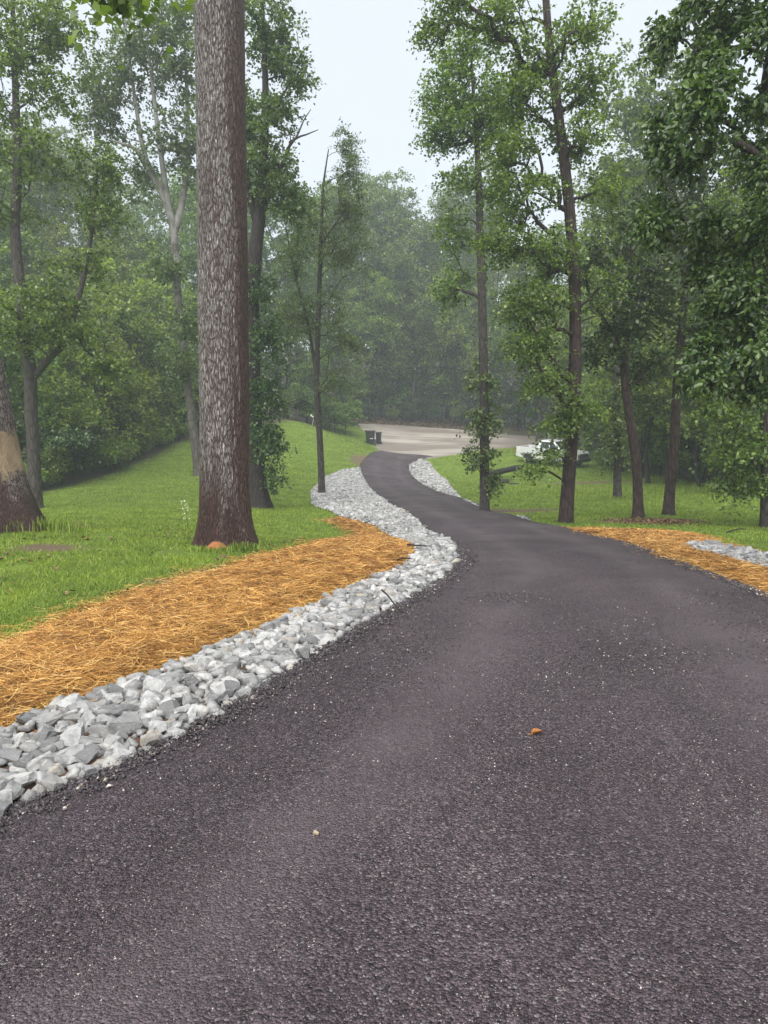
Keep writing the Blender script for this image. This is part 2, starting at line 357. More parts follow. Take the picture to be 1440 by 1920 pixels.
def rock_mesh(seed, flat=.62, chips=False):
    """A broken stone: a block split by random planes."""
    g = rng(seed); bm = bmesh.new(); bmesh.ops.create_cube(bm, size=1)
    sc = np.array([1, g.uniform(.62, .92), flat * g.uniform(.8, 1.1)])
    for v in bm.verts: v.co = Vector((v.co.x * sc[0], v.co.y * sc[1], v.co.z * sc[2]))
    for k in range(9):
        n = norm(g.normal(size=3)); co = n * sc * g.uniform(.30, .46) if k < 6 else n * sc * g.uniform(.42, .52)
        bmesh.ops.bisect_plane(bm, geom=bm.verts[:] + bm.edges[:] + bm.faces[:], plane_co=co, plane_no=n / sc, clear_outer=True)
        ed = [e for e in bm.edges if e.is_boundary]
        if ed: bmesh.ops.contextual_create(bm, geom=ed)
    bmesh.ops.remove_doubles(bm, verts=bm.verts, dist=.012)
    bmesh.ops.triangulate(bm, faces=bm.faces)
    if chips:                                       # rough broken faces for the stones near enough to show them
        long_ = [e for e in bm.edges if e.calc_length() > .16]
        bmesh.ops.subdivide_edges(bm, edges=long_, cuts=1); bmesh.ops.triangulate(bm, faces=bm.faces)
        for v in bm.verts: v.co += Vector(g.normal(size=3) * .022)
    bmesh.ops.recalc_face_normals(bm, faces=bm.faces)
    me = bpy.data.meshes.new('stone'); bm.to_mesh(me); bm.free(); me.materials.append(M['stone'])
    return me
ROCKS = [rock_mesh(100 + k) for k in range(14)]
CHIPPED = [rock_mesh(100 + k, .62, True) for k in range(14)]
RV = []
for me in ROCKS:
    a = np.empty(len(me.vertices) * 3, np.float32); me.vertices.foreach_get('co', a)
    f = np.array([p.vertices[:] for p in me.polygons]); RV.append((a.reshape(-1, 3), f))
def rot_mats(g, n, tilt):
    yaw = g.uniform(0, 2 * np.pi, n); ax = norm(np.stack([g.normal(size=n), g.normal(size=n), np.zeros(n)], 1)); an = g.normal(size=n) * tilt
    c, s = np.cos(yaw), np.sin(yaw); Z = np.zeros((n, 3, 3)); Z[:, 0, 0] = c; Z[:, 0, 1] = -s; Z[:, 1, 0] = s; Z[:, 1, 1] = c; Z[:, 2, 2] = 1
    K = np.zeros((n, 3, 3)); K[:, 0, 2] = ax[:, 1]; K[:, 1, 2] = -ax[:, 0]; K[:, 2, 0] = -ax[:, 1]; K[:, 2, 1] = ax[:, 0]
    T = np.eye(3) + np.sin(an)[:, None, None] * K + (1 - np.cos(an))[:, None, None] * (K @ K)
    return T @ Z
def riprap(name, label, poly, size, single, seed, thick=.05):
    g = rng(seed)
    bed = sheet(name, poly, .12, .035, M['bank_soil'], .15, seed, .4, .02)
    tag(bed, label, 'rock bed')
    lo, hi = poly.min(0), poly.max(0); pts = []
    for layer, (sp, lift, ss) in enumerate([(1.0, .0, 1.0), (1.45, .30, 1.05), (2.6, .35, 1.45), (1.0, .0, .42)]):
        st = size * sp
        X, Y = np.meshgrid(np.arange(lo[0], hi[0], st), np.arange(lo[1], hi[1], st * .9)); X = X + (np.arange(X.shape[0])[:, None] % 2) * st * .5
        X = (X + g.normal(size=X.shape) * st * .22).ravel(); Y = (Y + g.normal(size=Y.shape) * st * .22).ravel()
        k = inside(poly, X, Y) & (edge_dist(poly, X, Y) > size * (.25 + .4 * (layer in (1, 2))))
        X, Y = X[k], Y[k]
        s = size * ss * np.exp(g.normal(size=len(X)) * .26)
        pts.append(np.stack([X, Y, gz(X, Y) + thick - .02 + s * .08 + lift * size * .7, s], 1))
    A = np.concatenate(pts); n = len(A)
    A = A[np.argsort(np.hypot(A[:, 0], A[:, 1]) / A[:, 3])]     # the ones that show largest first
    Rm = rot_mats(g, n, .45); kind = g.integers(0, len(ROCKS), n)
    sc = A[:, 3, None] * np.stack([g.uniform(.85, 1.3, n), g.uniform(.8, 1.1, n), g.uniform(.75, 1.15, n)], 1)
    for i in range(min(single, n)):
        o = link('stone', CHIPPED[kind[i]], bed)
        o.matrix_world = Matrix.LocRotScale(Vector(A[i, :3]), Matrix(Rm[i].tolist()), Vector(sc[i]))
    VV, FF, off = [], [], 0
    for k in range(len(ROCKS)):
        idx = np.nonzero(kind[single:] == k)[0] + single
        if not len(idx): continue
        v0, f0 = RV[k]
        P = np.einsum('nij,nvj->nvi', Rm[idx], v0[None] * sc[idx][:, None, :]) + A[idx][:, None, :3]
        VV.append(P.reshape(-1, 3)); FF.append((f0[None] + (np.arange(len(idx)) * len(v0))[:, None, None]).reshape(-1, 3) + off); off += len(idx) * len(v0)
    if VV:
        o = link('stones', mesh_np('stones', np.concatenate(VV), np.concatenate(FF), M['stone']), bed); o['kind'] = 'stuff'
    return bed
riprap('riprap_bed', 'long bed of grey riprap stones along the driveway edge below the straw bank', BED_L, .086, 300, 1)
riprap('riprap_bed', 'tapering bed of grey riprap stones on the inside of the far driveway bend', BED_R, .12, 150, 2)
riprap('riprap_bed', 'short strip of grey stones lying inside the straw beside the lawn', BED_F, .105, 200, 3, .095)

# ------------------------------------------------------------------ pine straw
t = NT('straw_mat'); v = t.pos()
c = t.mix(t.noise(v, 24, 6, .8), (.055, .028, .015), (.29, .145, .040))
M['straw_mat'] = t.done(t.bsdf(c, .8, t.bump(t.noise(v, 45, 5, .8), 1.0, .04), spec=.2))
t = NT('pine_straw')
c = t.ramp(t.rand(), [(0, (.10, .042, .014)), (.25, (.30, .135, .030)), (.7, (.50, .265, .062)), (1, (.66, .46, .18))])
c = t.mix(1.0, c, t.ramp(t.noise(t.pos(), 2.6, 5, .7), [(.34, (.66, .60, .55)), (.52, (1.08, 1.06, 1.05)), (.75, (1.25, 1.25, 1.25))]), 'MULTIPLY')
M['straw'] = t.done(t.bsdf(c, .6, spec=.3))
def strands(name, X, Y, Z, L, W, g, mat, lift=.03, parent=None):
    """Dry needles: bent two-piece strips lying every way."""
    n = len(X); a = g.uniform(0, 2 * np.pi, n); d = np.stack([np.cos(a), np.sin(a), g.normal(size=n) * .16], 1); d = norm(d)
    s = norm(np.cross(d, np.array([0, 0, 1.]) + g.normal(size=(n, 3)) * .5)) * W[:, None] * .5
    c = np.stack([X, Y, Z + g.uniform(.0, 1, n) ** 2 * lift], 1)
    bend = np.stack([-d[:, 1], d[:, 0], g.normal(size=n) * .4 + .1], 1) * (g.normal(size=n) * .08 * L)[:, None]
    p0, p1, p2 = c - d * L[:, None] * .5, c + bend, c + d * L[:, None] * .5
    # keep both ends from sinking far into the slope
    for p in (p0, p2): p[:, 2] = np.maximum(p[:, 2], gz(p[:, 0], p[:, 1]) + .004)
    V = np.stack([p0 - s, p0 + s, p1 + s, p1 - s, p2 + s * .5, p2 - s * .5], 1).reshape(-1, 3)
    b = np.arange(n)[:, None] * 6
    Fq = np.concatenate([b + np.array([[0, 1, 2, 3]]), b + np.array([[3, 2, 4, 5]])], 0)
    o = link(name, mesh_np(name, V, Fq, mat), parent); return o
def straw_bed(label, poly, n, seed, near):
    g = rng(seed); bed = sheet('pine_straw', poly, .1, .045, M['straw_mat'], .35, seed, .6, .04)
    tag(bed, label, 'pine straw', kind='stuff')
    lo, hi = poly.min(0) - .4, poly.max(0) + .4; X, Y = [], []
    m = 0
    while m < n:
        x = g.uniform(lo[0], hi[0], 60000); y = g.uniform(lo[1], hi[1], 60000)
        d = edge_dist(poly, x, y); d = np.where(inside(poly, x, y), d, -d) + .5 * (fbm(x * 2.2, y * 2.2, seed) - .5)
        k = (d > np.where(g.uniform(size=len(x)) < .04, -.4, g.uniform(-.2, .25, len(x)))) & (g.uniform(size=len(x)) < np.clip(near / np.hypot(x, y), .12, 1) ** 1.2)
        k &= ~inside(BED_F, x, y)
        X.append(x[k]); Y.append(y[k]); m += k.sum()
    X = np.concatenate(X)[:n]; Y = np.concatenate(Y)[:n]; D = np.hypot(X, Y)
    dd = edge_dist(poly, X, Y); dd = np.where(inside(poly, X, Y), dd, 0)
    Z = gz(X, Y) + .055 * smooth(0, .4, dd) + .004
    strands('straw_needles', X, Y, Z, g.uniform(.10, .26, n), (.0015 + .00034 * D) * g.uniform(.7, 1.4, n), g, M['straw'], .05, bed)['kind'] = 'stuff'
straw_bed('broad bank of orange pine straw between the riprap and the big trunk', STRAW_L, 140000, 11, 6)
straw_bed('strip of tan straw mulch along the far side of the driveway', STRAW_R, 55000, 12, 9)

# ------------------------------------------------------------------ lawn grass
t = NT('grass_blade'); r = t.rand(); v = t.pos()
c = t.ramp(r, [(0, (.100, .160, .020)), (.5, (.210, .305, .036)), (.9, (.320, .415, .064)), (1, (.42, .39, .14))])
c = t.mix(1.0, c, t.ramp(t.noise(v, 1.3, 5, .7), [(.32, (.52, .60, .62)), (.52, (1, 1, 1)), (.72, (1.22, 1.14, .92))]), 'MULTIPLY')
p = t.bsdf(c, .5, spec=.3); tl = t.n('ShaderNodeBsdfTranslucent', {'Color': c}).outputs[0]
M['grass'] = t.done(t.n('ShaderNodeMixShader', {0: .35, 1: p, 2: tl}).outputs[0])
def cover_mask(x, y):
    bad = inside(ROAD, x, y) | inside(BED_L, x, y) | inside(BED_R, x, y) | inside(BED_F, x, y) | inside(GRAVEL, x, y)
    for pl in (STRAW_L, STRAW_R):
        bad |= inside(pl, x, y) & (edge_dist(pl, x, y) + .5 * (fbm(x * 2, y * 2, 8) - .5) > .12)
    return bad
g = rng(5); X, Y = [], []; m = 0; NG = 330000
while m < NG:
    d = np.exp(g.uniform(np.log(3.0), np.log(70), 80000)); x = g.uniform(-1, 1, 80000) * (.58 * d + 3)
    k = inside(LAWN, x, d) & ~cover_mask(x, d)
    k &= fbm(x * 1.9, d * 1.9, 14) > (.30 + .12 * g.uniform(size=len(x))) * (d < 18)
    for (cx, cy_, rx, ry) in PATCHES:
        k &= np.hypot((x - cx) / rx, (d - cy_) / ry) + .9 * (fbm(x * 1.7, d * 1.7, 33) - .5) > g.uniform(.4, 1.0, len(x))
    X.append(x[k]); Y.append(d[k]); m += k.sum()
X = np.concatenate(X)[:NG]; Y = np.concatenate(Y)[:NG]
hh = g.uniform(.022, .06, NG) * (1 + .012 * Y); ww = .0055 + .00085 * Y
a = g.uniform(0, 2 * np.pi, NG); s = np.stack([np.cos(a), np.sin(a), np.zeros(NG)], 1) * ww[:, None] * .5
b = np.stack([X, Y, gz(X, Y) - .006], 1); lean = np.stack([g.normal(size=NG) * .55, g.normal(size=NG) * .55, np.ones(NG)], 1)
V = np.stack([b - s, b + s, b + lean * hh[:, None]], 1).reshape(-1, 3)
o = link('grass', mesh_np('grass', V, np.arange(NG * 3).reshape(-1, 3), M['grass'])); tag(o, 'short wet green lawn grass on both sides of the driveway', 'grass', kind='stuff')

# tufts of taller grass round the foot of the trunks
def tuft(label, px, d, rx, ry, n, hgt, seed, mat='grass'):
    g = rng(seed); c = gpt(px, d)
    x = c[0] + g.normal(size=n) * rx; y = c[1] + g.normal(size=n) * ry
    a = g.uniform(0, 2 * np.pi, n); h = hgt * g.uniform(.45, 1.1, n); out = np.stack([np.cos(a), np.sin(a)], 1)
    s = np.stack([-out[:, 1], out[:, 0], np.zeros(n)], 1) * .006
    b = np.stack([x, y, gz(x, y) - .01], 1); o3 = np.concatenate([out, np.zeros((n, 1))], 1)
    lean = g.uniform(.1, .7, n)[:, None]
    m1 = b + np.array([0, 0, .62]) * h[:, None] + o3 * h[:, None] * lean * .35
    tp = b + np.array([0, 0, .9]) * h[:, None] * (1 - .35 * lean) + o3 * h[:, None] * lean
    V = np.stack([b - s, b + s, m1 + s * .8, m1 - s * .8, tp], 1).reshape(-1, 3); k = np.arange(n)[:, None] * 5
    Fq = np.concatenate([k + np.array([[0, 1, 2]]), k + np.array([[0, 2, 3]]), k + np.array([[3, 2, 4]])], 0)
    tag(link('grass_tuft', mesh_np('grass_tuft', V, Fq, M[mat])), label, 'grass', kind='stuff')
tuft('tall grass tuft at the straw side of the big trunk', 462, 11.35, .16, .12, 220, .20, 61)
tuft('low grass tuft growing before the orange sawdust at the big trunk', 400, 11.2, .22, .10, 260, .11, 62)
tuft('rank grass at the foot of the leaning trunk', 20, 12.9, .55, .25, 700, .34, 63)
tuft('short weeds beside the roots of the leaning trunk', 95, 13.2, .35, .2, 260, .18, 64)
tuft('ring of unmown grass round the vine clad trunk on the lawn', 1157, 29.6, .35, .3, 260, .22, 65)
tuft('long grass along the shrubs below the woodland edge', 1330, 33, 4.5, 1.0, 900, .5, 66)

# ------------------------------------------------------------------ loose asphalt crumbs and pale chips on the driveway
t = NT('asphalt_crumb'); r = t.rand()
c = t.ramp(r, [(0, (.022, .018, .020)), (.55, (.052, .043, .048)), (.90, (.105, .088, .096)), (.955, (.16, .14, .13)), (.965, (.33, .28, .22)), (1, (.50, .48, .46))], 'LINEAR')
M['crumb'] = t.done(t.bsdf(c, .5, spec=.45))
def crumbs(name, label, X, Y, S, base, seed, flat=.6):
    g = rng(seed); n = len(X)
    o0 = np.array([[1, 0, 0], [-.5, .87, 0], [-.5, -.87, 0], [0, 0, 1], [0, 0, -.6]], float)
    V0 = o0[None] * np.stack([S * g.uniform(.7, 1.3, n), S * g.uniform(.6, 1.1, n), S * flat * g.uniform(.7, 1.3, n)], 1)[:, None] + g.normal(size=(n, 5, 3)) * (S * .18)[:, None, None]
    V = np.einsum('nij,nvj->nvi', rot_mats(g, n, .5), V0) + np.stack([X, Y, base(X, Y) + S * .2], 1)[:, None]
    f = np.array([[0, 1, 3], [1, 2, 3], [2, 0, 3], [1, 0, 4], [2, 1, 4], [0, 2, 4]])
    tag(link(name, mesh_np(name, V.reshape(-1, 3), (f[None] + (np.arange(n) * 5)[:, None, None]).reshape(-1, 3), M['crumb'])), label, 'aggregate', kind='stuff')
g = rng(77); n = 110000
d = np.exp(g.uniform(np.log(1.75), np.log(8), n)); x = g.uniform(-1, 1, n) * (.56 * d + .4)
k = inside(ROAD, x, d) & (fbm(x * 1.6, d * 1.6, 40) > g.uniform(.28, .70, n)); x, d = x[k], d[k]
crumbs('asphalt_aggregate', 'loose dark asphalt grains and pale chips over the driveway surface', x, d, g.uniform(.0022, .0062, len(x)) * np.clip(d / 3, .8, 1.8), lambda a, b: ground_z(a, b) + .078, 78)
X, Y, S = [], [], []
for E, sgn in ((RL, 1), (RR, -1)):
    n = 30000; i = np.where(g.uniform(size=n) < .7, g.integers(50, 130, n), g.integers(50, 418, n)); f = g.uniform(size=n)
    p = E[i] * (1 - f[:, None]) + E[i + 1] * f[:, None]; nv = ac[i] * sgn
    off = np.abs(g.normal(size=n)) * .16 - .16 - .06 * fbm(i * .21, i * 0., 91); q = p + nv * off[:, None]
    k = (q[:, 1] > 1.5); X.append(q[k, 0]); Y.append(q[k, 1]); S.append(g.uniform(.006, .02, k.sum()))
X, Y, S = map(np.concatenate, (X, Y, S))
crumbs('asphalt_edge', 'crumbling ragged edge of loose asphalt lumps beside the stones', X, Y, S, lambda a, b: ground_z(a, b) + np.where(inside(ROAD, a, b), np.minimum(.07, .045 + .1 * edge_dist(ROAD, a, b)), .05 - .25 * np.minimum(edge_dist(ROAD, a, b), .2)), 79)

# ------------------------------------------------------------------ trees
def tube(P, r, sides=6, cap=True):
    P = np.asarray(P, float); n = len(P); r = np.broadcast_to(np.asarray(r, float), (n,))
    T = norm(np.gradient(P, axis=0)); ref = np.array([1., 0, 0]) if abs(T[0, 0]) < .9 else np.array([0, 1., 0])
    U = norm(np.cross(T, ref)); W = np.cross(T, U)
    a = np.linspace(0, 2 * np.pi, sides, endpoint=False)
    V = P[:, None] + r[:, None, None] * (np.cos(a)[None, :, None] * U[:, None] + np.sin(a)[None, :, None] * W[:, None])
    q = (np.arange(n - 1)[:, None] * sides + np.arange(sides)[None]); q2 = np.arange(n - 1)[:, None] * sides + (np.arange(sides) + 1)[None] % sides
    Fq = np.stack([q, q2, q2 + sides, q + sides], -1).reshape(-1, 4)
    return V.reshape(-1, 3), Fq
def join(parts):
    VV, FF, o = [], [], 0
    for v, f in parts: VV.append(v); FF.append(f + o); o += len(v)
    return np.concatenate(VV), np.concatenate(FF)
def trunk_surface(P, r, seed, sides=20, flare=.5, flare_h=.5, lobes=5, rough=.05, step=.25, fine=.0):
    """Trunk with root flare, lobes and uneven girth."""
    P = np.asarray(P, float); L = np.append(0, np.cumsum(np.linalg.norm(np.diff(P, axis=0), axis=1)))
    n = max(8, int(L[-1] / step)); s = np.unique(np.concatenate([np.linspace(0, min(1.6, L[-1] * .3), 12), np.linspace(0, L[-1], n)]))
    n = len(s)
    Q = resample(P, 400); Ls = np.linspace(0, L[-1], 400); C = np.stack([np.interp(s, Ls, Q[:, k]) for k in range(3)], 1)
    rr = np.interp(s, L, r)
    T = norm(np.gradient(C, axis=0)); U = norm(np.cross(np.array([0, 1., 0]), T)); W = np.cross(T, U)
    a = np.linspace(0, 2 * np.pi, sides, endpoint=False)
    ph = rng(seed).uniform(0, 6.28)
    fl = flare * np.exp(-s / flare_h)[:, None] * (1 + .45 * np.cos(lobes * a + ph)[None] + .2 * np.cos(2 * a + ph * 2)[None])
    ca, sa = np.cos(a) * 2.2 + 7, np.sin(a) * 2.2 + 7
    no = fbm(np.broadcast_to(ca[None], (n, sides)) + s[:, None] * .45, np.broadcast_to(sa[None], (n, sides)) + s[:, None] * .31, seed, 3) - .5
    if fine:
        ar = np.broadcast_to((a * 15.28)[None], (n, sides)); no = no + fine / rough * (.5 - np.abs(2 * vnoise(ar, np.broadcast_to(s[:, None] * 3.2, (n, sides)), seed + 3) - 1)) * .5
    R_ = rr[:, None] * (1 + fl + rough * 2 * no)
    V = C[:, None] + R_[..., None] * (np.cos(a)[None, :, None] * U[:, None] + np.sin(a)[None, :, None] * W[:, None])
    q = (np.arange(n - 1)[:, None] * sides + np.arange(sides)[None]); q2 = np.arange(n - 1)[:, None] * sides + (np.arange(sides) + 1)[None] % sides
    return V.reshape(-1, 3), np.stack([q, q2, q2 + sides, q + sides], -1).reshape(-1, 4), C, rr
def blob_points(g, blobs, k_fill=.75):
    """Clump centres spread through ellipsoids (centre, radii, number), thicker toward the outside."""
    out = []
    for c, rad, n in blobs:
        v = norm(g.normal(size=(n, 3))) * (g.uniform(.12, 1, (n, 1)) ** k_fill)
        out.append(np.asarray(c) + v * np.asarray(rad))
    return np.concatenate(out)
def grow(g, TP, TR, first, C, tip=.009, arch=.12):
    """Branches from the trunk (points TP, radii TR, usable from index first) to every clump centre."""
    cap = len(TP) + len(C) * 14 + 10
    P = np.zeros((cap, 3)); par = np.full(cap, -1); limb = np.full(cap, -1); cnt = np.zeros(cap)
    m = len(TP); P[:m] = TP; start = np.zeros(cap, bool); start[first:m] = True
    rt = np.zeros(cap); rt[:m] = TR
    tr = TP[first:]; dist = np.min(np.linalg.norm(C[:, None] - tr[None], axis=-1), 1)
    br = []
    for j in np.argsort(dist):
        c = C[j]; dl = np.linalg.norm(P[:m] - c, axis=1)
        cost = dl + 1.1 * np.maximum(0, P[:m, 2] - (c[2] - .35 * dl)) + np.where(start[:m], 0, 1e6)
        i = int(np.argmin(cost)); p0 = P[i]; L = dl[i]
        k = int(np.clip(L / .55, 3, 10)); u = np.linspace(0, 1, k + 1)[1:, None]
        mid = (p0 + c) / 2 + np.array([0, 0, arch * L]) + g.normal(size=3) * .09 * L
        pts = (1 - u) ** 2 * p0 + 2 * u * (1 - u) * mid + u * u * c
        pts[:-1] += g.normal(size=(k - 1, 3)) * .03 * min(L, 2)
        idx = np.arange(m, m + k); P[idx] = pts; par[idx] = np.append(i, idx[:-1]); limb[idx] = limb[i] if limb[i] >= 0 else len(br)
        start[idx] = True; m += k; br.append((i, idx))
        q = idx[-1]
        while q >= 0 and limb[q] >= 0: cnt[q] += 1; q = par[q]
    rad = tip * np.maximum(cnt, 1) ** .52
    limbs = {}
    for i, idx in br:
        r0 = rad[idx[0]] if limb[i] >= 0 else min(rad[idx[0]] * 1.15, max(.55 * rt[i], .008))
        r = np.minimum(np.append(r0, rad[idx]), max(r0, .006)); r[-1] *= .5
        limbs.setdefault(int(limb[idx[0]]), []).append(tube(np.concatenate([P[i:i + 1], P[idx]]), r, 7 if r[0] > .06 else (5 if r[0] > .02 else 3)))
    size = {k: max(cnt[br[k][1]]) for k in limbs}
    return limbs, size
def leaves(g, C, axis_xy, twigs, per, tlen, ll, lw, droop=.25, flat=1.0, big=False, outw=.55):
    """Leaves along short twigs round every clump centre; each leaf a folded blade."""
    K = len(C); T = K * twigs; n = T * per
    c = np.repeat(C, twigs, 0); o = c.copy(); o[:, :2] -= axis_xy; o[:, 2] = 0; o = norm(o)
    td = norm(norm(g.normal(size=(T, 3))) * np.array([1, 1, .55]) + o * outw + np.array([0, 0, .08])); L = tlen * g.uniform(.45, 1.35, T)
    c2 = np.repeat(c, per, 0); d2 = np.repeat(td, per, 0); L2 = np.repeat(L, per); u = np.tile(np.linspace(.12, 1, per), T) + g.normal(size=n) * .06
    pos = c2 + d2 * (L2 * u)[:, None] + g.normal(size=(n, 3)) * ll * .35; pos[:, 2] -= droop * u * u * L2
    ld = norm(d2 * .6 + norm(g.normal(size=(n, 3))) * .9 + np.array([0, 0, -droop * .9])); nr = norm(np.array([0, 0, flat]) + norm(g.normal(size=(n, 3))) * .75)
    sd = norm(np.cross(nr, ld)); nr = np.cross(ld, sd)
    s = g.uniform(.65, 1.25, n)[:, None]; l = ld * ll * s; w = sd * lw * .5 * s; h = nr * lw * .16 * s
    b = np.arange(n)[:, None]
    if big:
        V = np.stack([pos, pos + l * .28 + w * .85 + h, pos + l * .66 + w * .8 + h * .6 - nr * ll * .03, pos + l - nr * ll * .14, pos + l * .66 - w * .8 + h * .6 - nr * ll * .03, pos + l * .28 - w * .85 + h], 1)
        return V.reshape(-1, 3), np.concatenate([b * 6 + np.array([[0, 1, 2, 3]]), b * 6 + np.array([[0, 3, 4, 5]])], 0)
    V = np.stack([pos, pos + l * .45 + w + h, pos + l, pos + l * .45 - w + h], 1)
    return V.reshape(-1, 3), b * 4 + np.array([[0, 1, 2, 3]])
def pxblob(px, py, d, rx, ry, rz, n):
    """Crown lobe: centre and half-sizes as seen in the photograph, at a distance, with its own depth."""
    c = at(px, py, d); k = d / F
    return (c, (rx * k, rz, ry * k), n)
def build_tree(name, label, bark, leafm, trunk, radii, blobs, seed, cat='tree', group=None, first=.4, sides=18, flare=.45, flare_h=.45, lobes=5, rough=.05, twigs=6, per=9, tlen=.55,
               ll=.15, lw=.11, droop=.25, flat=1.0, big=False, tip=.009, arch=.12, limb_parts=True, forks=(), sprouts=None, origin=None, bark_step=.3, extra_dead=(), fine=.0, mult=1.0):
    g = rng(seed); TP = np.asarray(trunk, float)
    root = empty(name, TP[0]); tag(root, label, cat, group)
    org = TP[0].copy()
    V, Fq, C, rr = trunk_surface(TP, radii, seed, sides, flare, flare_h, lobes, rough, bark_step, fine)
    link('trunk', mesh_np('trunk', V - org, Fq, bark, True), root)
    axes, rads = [C], [rr]
    for fk, fr in forks:                                # a second stem leaving the trunk
        fV, fF, fC, frr = trunk_surface(np.asarray(fk, float), fr, seed + 5, max(8, sides // 2), 0, .4, 3, rough, .3)
        link('stem', mesh_np('stem', fV - org, fF, bark, True), root); axes.append(fC); rads.append(frr)
    for fk, fr in extra_dead:
        v, f = tube(resample(np.asarray(fk, float), 14), np.linspace(fr, .012, 14), 6); link('dead_branch', mesh_np('dead_branch', v - org, f, M['dead_wood'], True), root)
    if blobs:
        cl = blob_points(g, [(c_, r_, int(n_ * mult + .5)) for c_, r_, n_ in blobs])
        i0 = int(len(C) * first); A = np.concatenate([axes[0]] + [a for a in axes[1:]]); RA = np.concatenate(rads)
        A2 = np.concatenate([A[i0:]]); R2 = RA[i0:]
        limbs, size = grow(g, A2, R2, 0, cl, tip, arch)
        small = []
        for k, parts in limbs.items():
            if limb_parts and size[k] >= 4:
                v, f = join(parts); link('limb', mesh_np('limb', v - org, f, bark, True), root)
            else: small += parts
        if small:
            v, f = join(small); link('twigs', mesh_np('twigs', v - org, f, bark, True), root)['kind'] = 'stuff'
        V, Fq = leaves(g, cl, A2[:, :2].mean(0), twigs, per, tlen, ll, lw, droop, flat, big)
        link('crown', mesh_np('crown', V - org, Fq, leafm), root)
    if sprouts:
        sm, sb, st, sp, sl, sll, slw = sprouts
        cl = blob_points(g, sb); V, Fq = leaves(g, cl, C[:, :2].mean(0), st, sp, sl, sll, slw, .35, .8)
        o = link('trunk_leaves', mesh_np('trunk_leaves', V - org, Fq, sm), root)
        lb, sz = grow(g, C, rr, 1, cl, .005, .05)
        v, f = join([p for ps in lb.values() for p in ps]); link('sprout_stems', mesh_np('sprout_stems', v - org, f, bark, True), root)['kind'] = 'stuff'
    return root
def path(d, *pp):
    """Trunk line through pixels at about d metres; the first point stands on the ground."""
    P = [at(px, py, d + (dd[0] if dd else 0)) for px, py, *dd in pp]
    P[0][2] = float(gz(P[0][0], P[0][1])) - .12
    return np.array(P)

# ---- the big foreground trunk
def big_bark(name, wet_right, scar=False):
    t = NT(name); v = t.coord('Object', (1, 1, .17)); w = t.noise(v, 9, 4, .6)
    vv = t.n('ShaderNodeVectorMath', {0: v, 1: t.n('ShaderNodeCombineXYZ', {0: t.math('MULTIPLY', w, .10), 1: t.math('MULTIPLY', w, .10), 2: t.math('MULTIPLY', w, .05)}).outputs[0]}, operation='ADD').outputs[0]
    e = t.voro(vv, 28, 'DISTANCE_TO_EDGE'); e2 = t.voro(vv, 66, 'DISTANCE_TO_EDGE'); n = t.noise(v, 70, 5, .75)
    f = t.math('MULTIPLY', t.math('MULTIPLY', t.ramp(e, [(.015, 0.0), (.15, 1.0)]), t.ramp(e2, [(.0, .4), (.09, 1.0)])), t.ramp(n, [(.38, .0), (.54, 1.0)]))
    g = t.n('ShaderNodeSeparateXYZ', {0: t.coord('Object')})
    streak = t.noise(t.coord('Object', (2.4, 2.4, .22)), 1.6, 4, .6)
    nrm = t.n('ShaderNodeSeparateXYZ', {0: t.n('ShaderNodeNewGeometry').outputs['True Normal']})
    low = t.ramp(t.math('ADD', t.math('MULTIPLY', g.outputs[2], .5), t.math('MULTIPLY', t.math('SUBTRACT', streak, .5), 1.5)), [(.32, 1.0), (.85, 0.0)])
    side = t.ramp(t.math('ADD', nrm.outputs[0], t.math('MULTIPLY', t.math('SUBTRACT', streak, .5), .8)), [(.35, 0.0), (.72, 1.0)])
    wet = t.math('MAXIMUM', low, t.math('MULTIPLY', side, wet_right))
    wet = t.math('MAXIMUM', wet, t.ramp(streak, [(.56, 0.0), (.74, .85)]))
    pale = t.mix(t.noise(v, 5, 3), (.39, .355, .35), (.66, .62, .61))
    c = t.mix(f, (.036, .014, .011), pale)
    cw = t.mix(f, (.026, .010, .008), t.mix(streak, (.11, .052, .042), (.17, .095, .080)))
    c = t.mix(wet, c, cw)
    if scar:
        z = t.math('ADD', g.outputs[2], t.math('MULTIPLY', t.math('SUBTRACT', t.noise(t.coord('Object', (1, 1, .6)), 4.5, 6, .75), .5), 1.5))
        sc = t.ramp(t.math('DIVIDE', z, 3.0), [(.345, 0.0), (.385, 1.0), (.60, 1.0), (.62, 0.0)])
        face = t.math('ADD', t.math('SUBTRACT', t.math('MULTIPLY', nrm.outputs[0], .75), t.math('MULTIPLY', nrm.outputs[1], .66)), t.math('MULTIPLY', t.math('SUBTRACT', t.noise(t.coord('Object'), 3.0, 4), .5), .9))
        sc = t.math('MULTIPLY', sc, t.ramp(face, [(.05, 0.0), (.14, 1.0)]))
        wood = t.mix(t.noise(t.coord('Object', (1, 1, .25)), 11, 6, .8), (.10, .058, .030), (.42, .32, .21))
        c = t.mix(sc, c, wood); f = t.math('MULTIPLY', f, t.math('SUBTRACT', 1.0, t.math('MULTIPLY', sc, .8)))
    return t.done(t.bsdf(c, t.ramp(wet, [(0, .72), (1, .5)]), t.bump(f, .9, .035), spec=.35))
M['bark_big'] = big_bark('bark_big', .95); M['bark_scarred'] = big_bark('bark_scarred', .3, True)
hero_t = path(12, (424, 1025), (421, 900), (420, 700), (415, 300), (411, 0), (407, -300), (404, -560), (402, -900))
